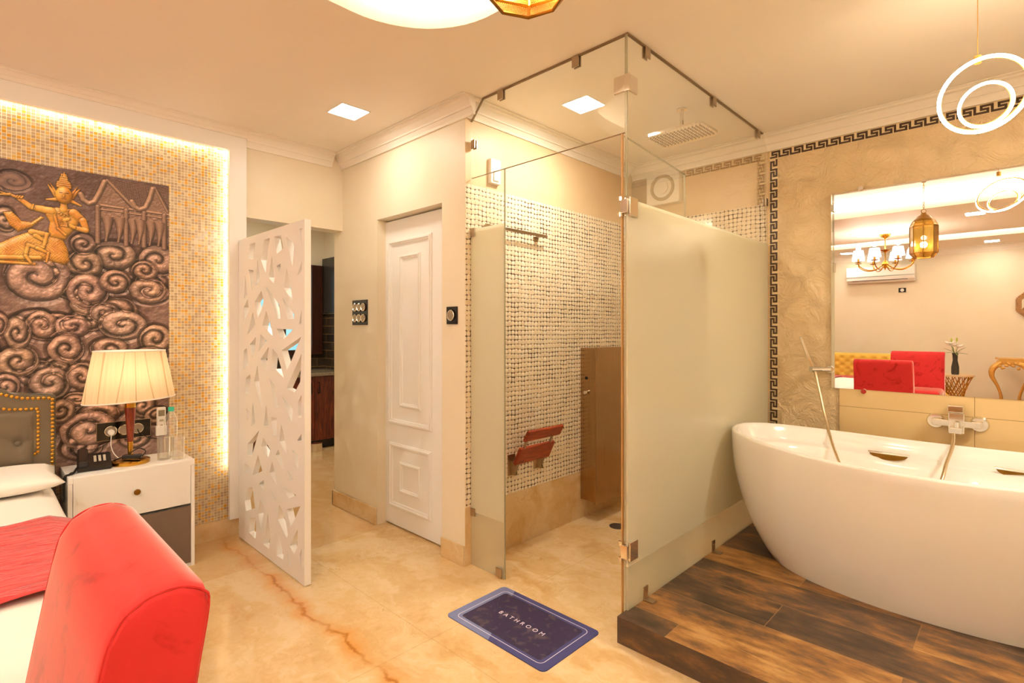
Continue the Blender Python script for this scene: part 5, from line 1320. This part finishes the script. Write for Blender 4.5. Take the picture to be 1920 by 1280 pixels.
# chandelier below a ceiling rose
cxx, cyy = -1.42, -1.42
bm = BM(); lathe(bm, [(.0, -.0005), (.42, -.0005), (.40, -.012), (.30, -.014), (.27, -.022), (.16, -.024), (.12, -.035), (.0, -.035)], (cxx, cyy, H), 48); o = obj('ceiling_rose', bm, M['white'], smooth=True); tag(o, 'round white plaster rose on the ceiling above the chandelier, seen in the mirror', 'ceiling rose')
cd = thing('chandelier', 'gold chandelier with small white pleated shades, seen in the mirror', 'chandelier', (cxx, cyy, H-.036))
bm = BM(); lathe(bm, [(0, H-.0355), (.07, H-.036), (.06, H-.06), (.02, H-.09), (.006, H-.10), (.006, 2.42), (.03, 2.41), (.075, 2.405), (.02, 2.38), (.008, 2.36), (.008, 2.26), (.03, 2.24), (.045, 2.21), (.03, 2.17), (.01, 2.15), (0, 2.12)], (cxx, cyy, 0), 24); obj('stem', bm, M['brass'], cd, smooth=True)
for i in range(8):
    a_ = 2*PI*i/8+.2; ca_, sa_ = math.cos(a_), math.sin(a_)
    P = lambda r, z: (cxx+r*ca_, cyy+r*sa_, z)
    bm = BM(); tube(bm, [P(.03, 2.20), P(.12, 2.14), P(.22, 2.13), P(.32, 2.18), P(.34, 2.235)], .007, 8, sm=5); lathe(bm, [(.0, 2.235), (.04, 2.245), (.045, 2.25), (.012, 2.252), (.012, 2.29), (0, 2.29)], (cxx+.34*ca_, cyy+.34*sa_, 0), 16); ar = obj('arm', bm, M['brass'], cd, smooth=True)
    bm = BM(); lathe(bm, [(.080, 2.285), (.060, 2.41)], (cxx+.34*ca_, cyy+.34*sa_, 0), 20, closed=False); 
    bmesh.ops.delete(bm, geom=[f for f in bm.faces if len(f.verts) > 4], context='FACES'); obj('lamp_shade', bm, emit('glowing small shade', WARMW, 1.05), ar, smooth=True)
for i in range(8): point('chandelier_light', (cxx+.34*math.cos(2*PI*i/8+.2), cyy+.34*math.sin(2*PI*i/8+.2), 2.46), 2.5, WARM, .03, cd)

# side table with woven brass rods, vase of lilies
tx, ty = -.80, -3.18
sd = thing('side_table', 'small round table on woven brass rods under the vase, seen in the mirror', 'side table', (tx, ty, 0))
bm = BM(); cyl(bm, (tx, ty, .555), (tx, ty, .575), .235, n=48); obj('table_top', bm, M['marble'], sd)
for k in range(16):
    for s_ in (1, -1):
        a0 = 2*PI*k/16; a1 = a0+s_*1.9
        bm = BM(); cyl(bm, (tx+.16*math.cos(a0), ty+.16*math.sin(a0), .0), (tx+.215*math.cos(a1), ty+.215*math.sin(a1), .555), .006, n=6); obj('rod', bm, M['brass'], sd)
vs_ = thing('flower_vase', 'dark grey waisted vase on the side table, seen in the mirror', 'vase', (tx, ty, .5755))
bm = BM(); lathe(bm, [(0, 0), (.045, 0), (.05, .03), (.048, .12), (.03, .22), (.034, .30), (.04, .33), (.034, .33), (.026, .22), (0, .2)], (tx, ty, .5755), 28); obj('vase_body', bm, simple('dark grey glaze', '#3c3a34', .25, nvar=.1), vs_, smooth=True)
fl = thing('lily_bouquet', 'white lilies with green leaves and buds in the dark vase', 'flowers', (tx, ty, .8))
M['leaf'] = simple('leaf green', '#5f7a2c', .5, nvar=.2); M['petal'] = simple('white lily petal', '#fbeee0', .6); M['bud'] = simple('lime green bud', '#b5bb3a', .5)
def leafm(bm, p, dirv, L0, w, droop):
    p = Vector(p); d0 = Vector(dirv).normalized(); sd_ = d0.cross(Vector((0, 0, 1))).normalized(); up_ = sd_.cross(d0); prev = None
    for i in range(8):
        t_ = i/7; c_ = p+d0*L0*t_-Vector((0, 0, droop*t_*t_)); ww = w*math.sin(PI*min(1, t_*.92+.06)); row = [bm.verts.new(c_-sd_*ww), bm.verts.new(c_-up_*ww*.35), bm.verts.new(c_+sd_*ww)]
        if prev:
            for j in range(2): bm.faces.new((prev[j], prev[j+1], row[j+1], row[j]))
        prev = row
top = Vector((tx, ty, .90))
for k, (dx_, dy_, dz_, L0) in enumerate(((.9, .2, .25, .17), (-.7, .4, .35, .15), (.6, .6, .6, .14), (-.4, -.2, .8, .13), (.2, .7, .1, .15), (-.8, .3, .75, .2), (.7, .1, .8, .2))):
    bm = BM(); leafm(bm, top, (dx_, dy_, dz_), L0, .012, .05); o = obj('leaf', bm, M['leaf'], fl, smooth=True)
    o.modifiers.new('t', 'SOLIDIFY').thickness = .0015
for k, (ox, oy, oz) in enumerate(((-.03, .03, .12), (.035, .02, .10), (-.06, .04, .15))):
    c_ = top+Vector((ox, oy, oz))
    bm = BM(); tube(bm, [(tx, ty, .82), tuple(top+Vector((ox*.5, oy*.5, oz*.5))), tuple(c_)], .003, 6, sm=4); obj('flower_stem', bm, M['leaf'], fl, smooth=True)
    bm = BM()
    for j in range(6):
        a_ = 2*PI*j/6+k; leafm(bm, c_, (math.cos(a_), math.sin(a_)+.4, .55), .105, .027, .02)
    o = obj('blossom', bm, M['petal'], fl, smooth=True); o.modifiers.new('t', 'SOLIDIFY').thickness = .0015
for k, (ox, oz) in enumerate(((-.045, .19), (.02, .20))):
    c_ = top+Vector((ox, 0, oz)); bm = BM(); tube(bm, [(tx, ty, .82), tuple(c_)], .0025, 6); ball(bm, c_+Vector((0, 0, .02)), .012, (1, 1, 2.6)); obj('bud', bm, M['bud'], fl, smooth=True)

# yellow tufted sofa with coral seat, bolster
sf = thing('tufted_sofa', 'yellow button tufted sofa back with a coral seat, left edge of the mirror', 'sofa', (-2.4, -3.7, 0))
bm = BM(); ys_ = np.linspace(-3.5, -1.38, 120); zs_ = np.linspace(.42, .85, 26); G = []
for x in ys_:
    row = []
    for z in zs_:
        h = .05
        u = x/.16; v = (z-.50)/.13
        for (a_, b_) in [(round(u), round(v)), (math.floor(u)+.5, round(v-.5)+.5)]:
            if round(v-.0) >= 0: h -= .028*math.exp(-(((u-a_)*.16/.03)**2+((v-b_)*.13/.03)**2))
        e = min(.85-z, x+3.5, -1.38-x); h *= max(0, min(1, e/.03))**.5
        row.append(bm.verts.new((x, -3.55+h, z)))
    G.append(row)
for i in range(len(ys_)-1):
    for j in range(len(zs_)-1): bm.faces.new((G[i][j], G[i+1][j], G[i+1][j+1], G[i][j+1]))
obj('tufting', bm, M['yellowv'], sf, smooth=True, angle=180)
bm = BM(); box(bm, -3.5, -1.38, -3.70, -3.551, .1, .85, .02, 3); obj('backrest', bm, M['yellowv'], sf)
bm = BM(); box(bm, -3.5, -1.42, -3.54, -2.75, .1, .45, .04, 3); obj('seat', bm, M['runner'], sf, smooth=True, angle=50)
for x in (-3.4, -1.5):
    for y in (-3.6, -2.85):
        bm = BM(); cyl(bm, (x, y, 0), (x, y, .1), .025, n=10); obj('foot', bm, M['darkwood'], sf)
bm = BM(); cyl(bm, (-2.15, -3.40, .545), (-1.95, -3.40, .545), .09, n=28); bmesh.ops.bevel(bm, geom=[e for e in bm.edges if len(e.link_faces) == 2 and e.calc_face_angle() > 1], offset=.03, segments=4, affect='EDGES')
o = obj('bolster', bm, M['linen'], smooth=True, angle=50); tag(o, 'white bolster on the coral seat of the yellow sofa, seen in the mirror', 'cushion')

# golden carved console
cn = thing('console_table', 'golden carved baroque console with curved legs, right edge of the mirror', 'console table', (.15, -3.55, 0))
bm = BM(); prism(bm, [(-.36+.02*math.cos(a), -3.75, .80) for a in (0,)]+[(-.36, -3.80, .80), (.66, -3.80, .80), (.66, -3.42, .80), (-.30, -3.42, .80)], (0, 0, .03)); obj('table_top', bm, M['gold'], cn)
rr = random.Random(5)
bm = BM()
box(bm, -.33, .63, -3.455, -3.43, .735, .80, .004)
for i in range(60):
    x = -.33+.96*i/59; d_ = .03+.05*abs(math.sin(i*.33)); ball(bm, (x, -3.428, .76-d_*rr.random()), .014+.012*rr.random(), (1, .6, 1), 8)
obj('carved_apron', bm, M['gold'], cn, smooth=True)
for x, s_ in ((-.30, -1), (-.06, 1), (.36, -1), (.60, 1)):
    yy = -3.46
    bm = BM(); tube(bm, [(x-s_*.02, yy, .77), (x+s_*.07, yy+.02, .68), (x+s_*.085, yy+.02, .56), (x+s_*.02, yy, .40), (x-s_*.02, yy-.01, .22), (x+s_*.02, yy, .06), (x+s_*.05, yy, .02)], .03, 10, sm=6, rs=lambda q: .036-.018*q+.008*math.sin(q*9))
    for k in range(10): ball(bm, (x+s_*(.07+.01*math.sin(k)), yy+.03, .70-.018*k), .012, n=8)
    obj('leg', bm, M['gold'], cn, smooth=True)
# red ottoman at the console
ot = thing('ottoman', 'red studded ottoman in front of the golden console, right edge of the mirror', 'ottoman', (.22, -3.1, 0))
bm = BM(); box(bm, .0, .45, -3.35, -2.9, .08, .50, .02, 3); obj('body', bm, M['red'], ot, smooth=True)
for i in range(14):
    o = D.objects.new('nail', nail_me); C.objects.link(o); o.parent = ot; o.matrix_parent_inverse = Matrix.Translation(ot.location).inverted(); o.location = (.02+i*.031, -2.898, .42); o.rotation_euler = (0, 0, PI/2)
for x in (.04, .41):
    for y in (-3.31, -2.94):
        bm = BM(); cyl(bm, (x, y, 0), (x, y, .085), .02, n=10); obj('foot', bm, M['darkwood'], ot)
# octagonal woven wall mirror
om = thing('octagonal_mirror', 'octagonal mirror in a woven rattan frame, right edge of the mirror', 'mirror', (.11, YS, 1.66))
def octp(r): return [(.115+r*math.cos(PI/8+k*PI/4), YS+.03, 1.66+r*math.sin(PI/8+k*PI/4)) for k in range(8)]
M['rattan'] = simple('woven rattan', '#a97c4c', .6, nscale=60, nvar=.35, bump=.4)
bm = BM(); a_, b_ = octp(.26), octp(.19)
for k in range(8):
    for q in range(7):
        for s_ in range(3):
            t_ = (q+.5)/7; A_ = Vector(a_[k]).lerp(Vector(a_[(k+1) % 8]), t_); B_ = Vector(b_[k]).lerp(Vector(b_[(k+1) % 8]), t_); p = A_.lerp(B_, (s_+.5)/3); ball(bm, p, .016, (1, .7, 1), 8)
obj('woven_frame', bm, M['rattan'], om, smooth=True)
bm = BM(); prism(bm, [(x, YS+.002, z) for x, y, z in octp(.25)], (0, .018, 0)); obj('backing', bm, M['rattan'], om)
bm = BM(); prism(bm, [(x, YS+.021, z) for x, y, z in octp(.19)], (0, .002, 0)); obj('glass', bm, M['mirror'], om)
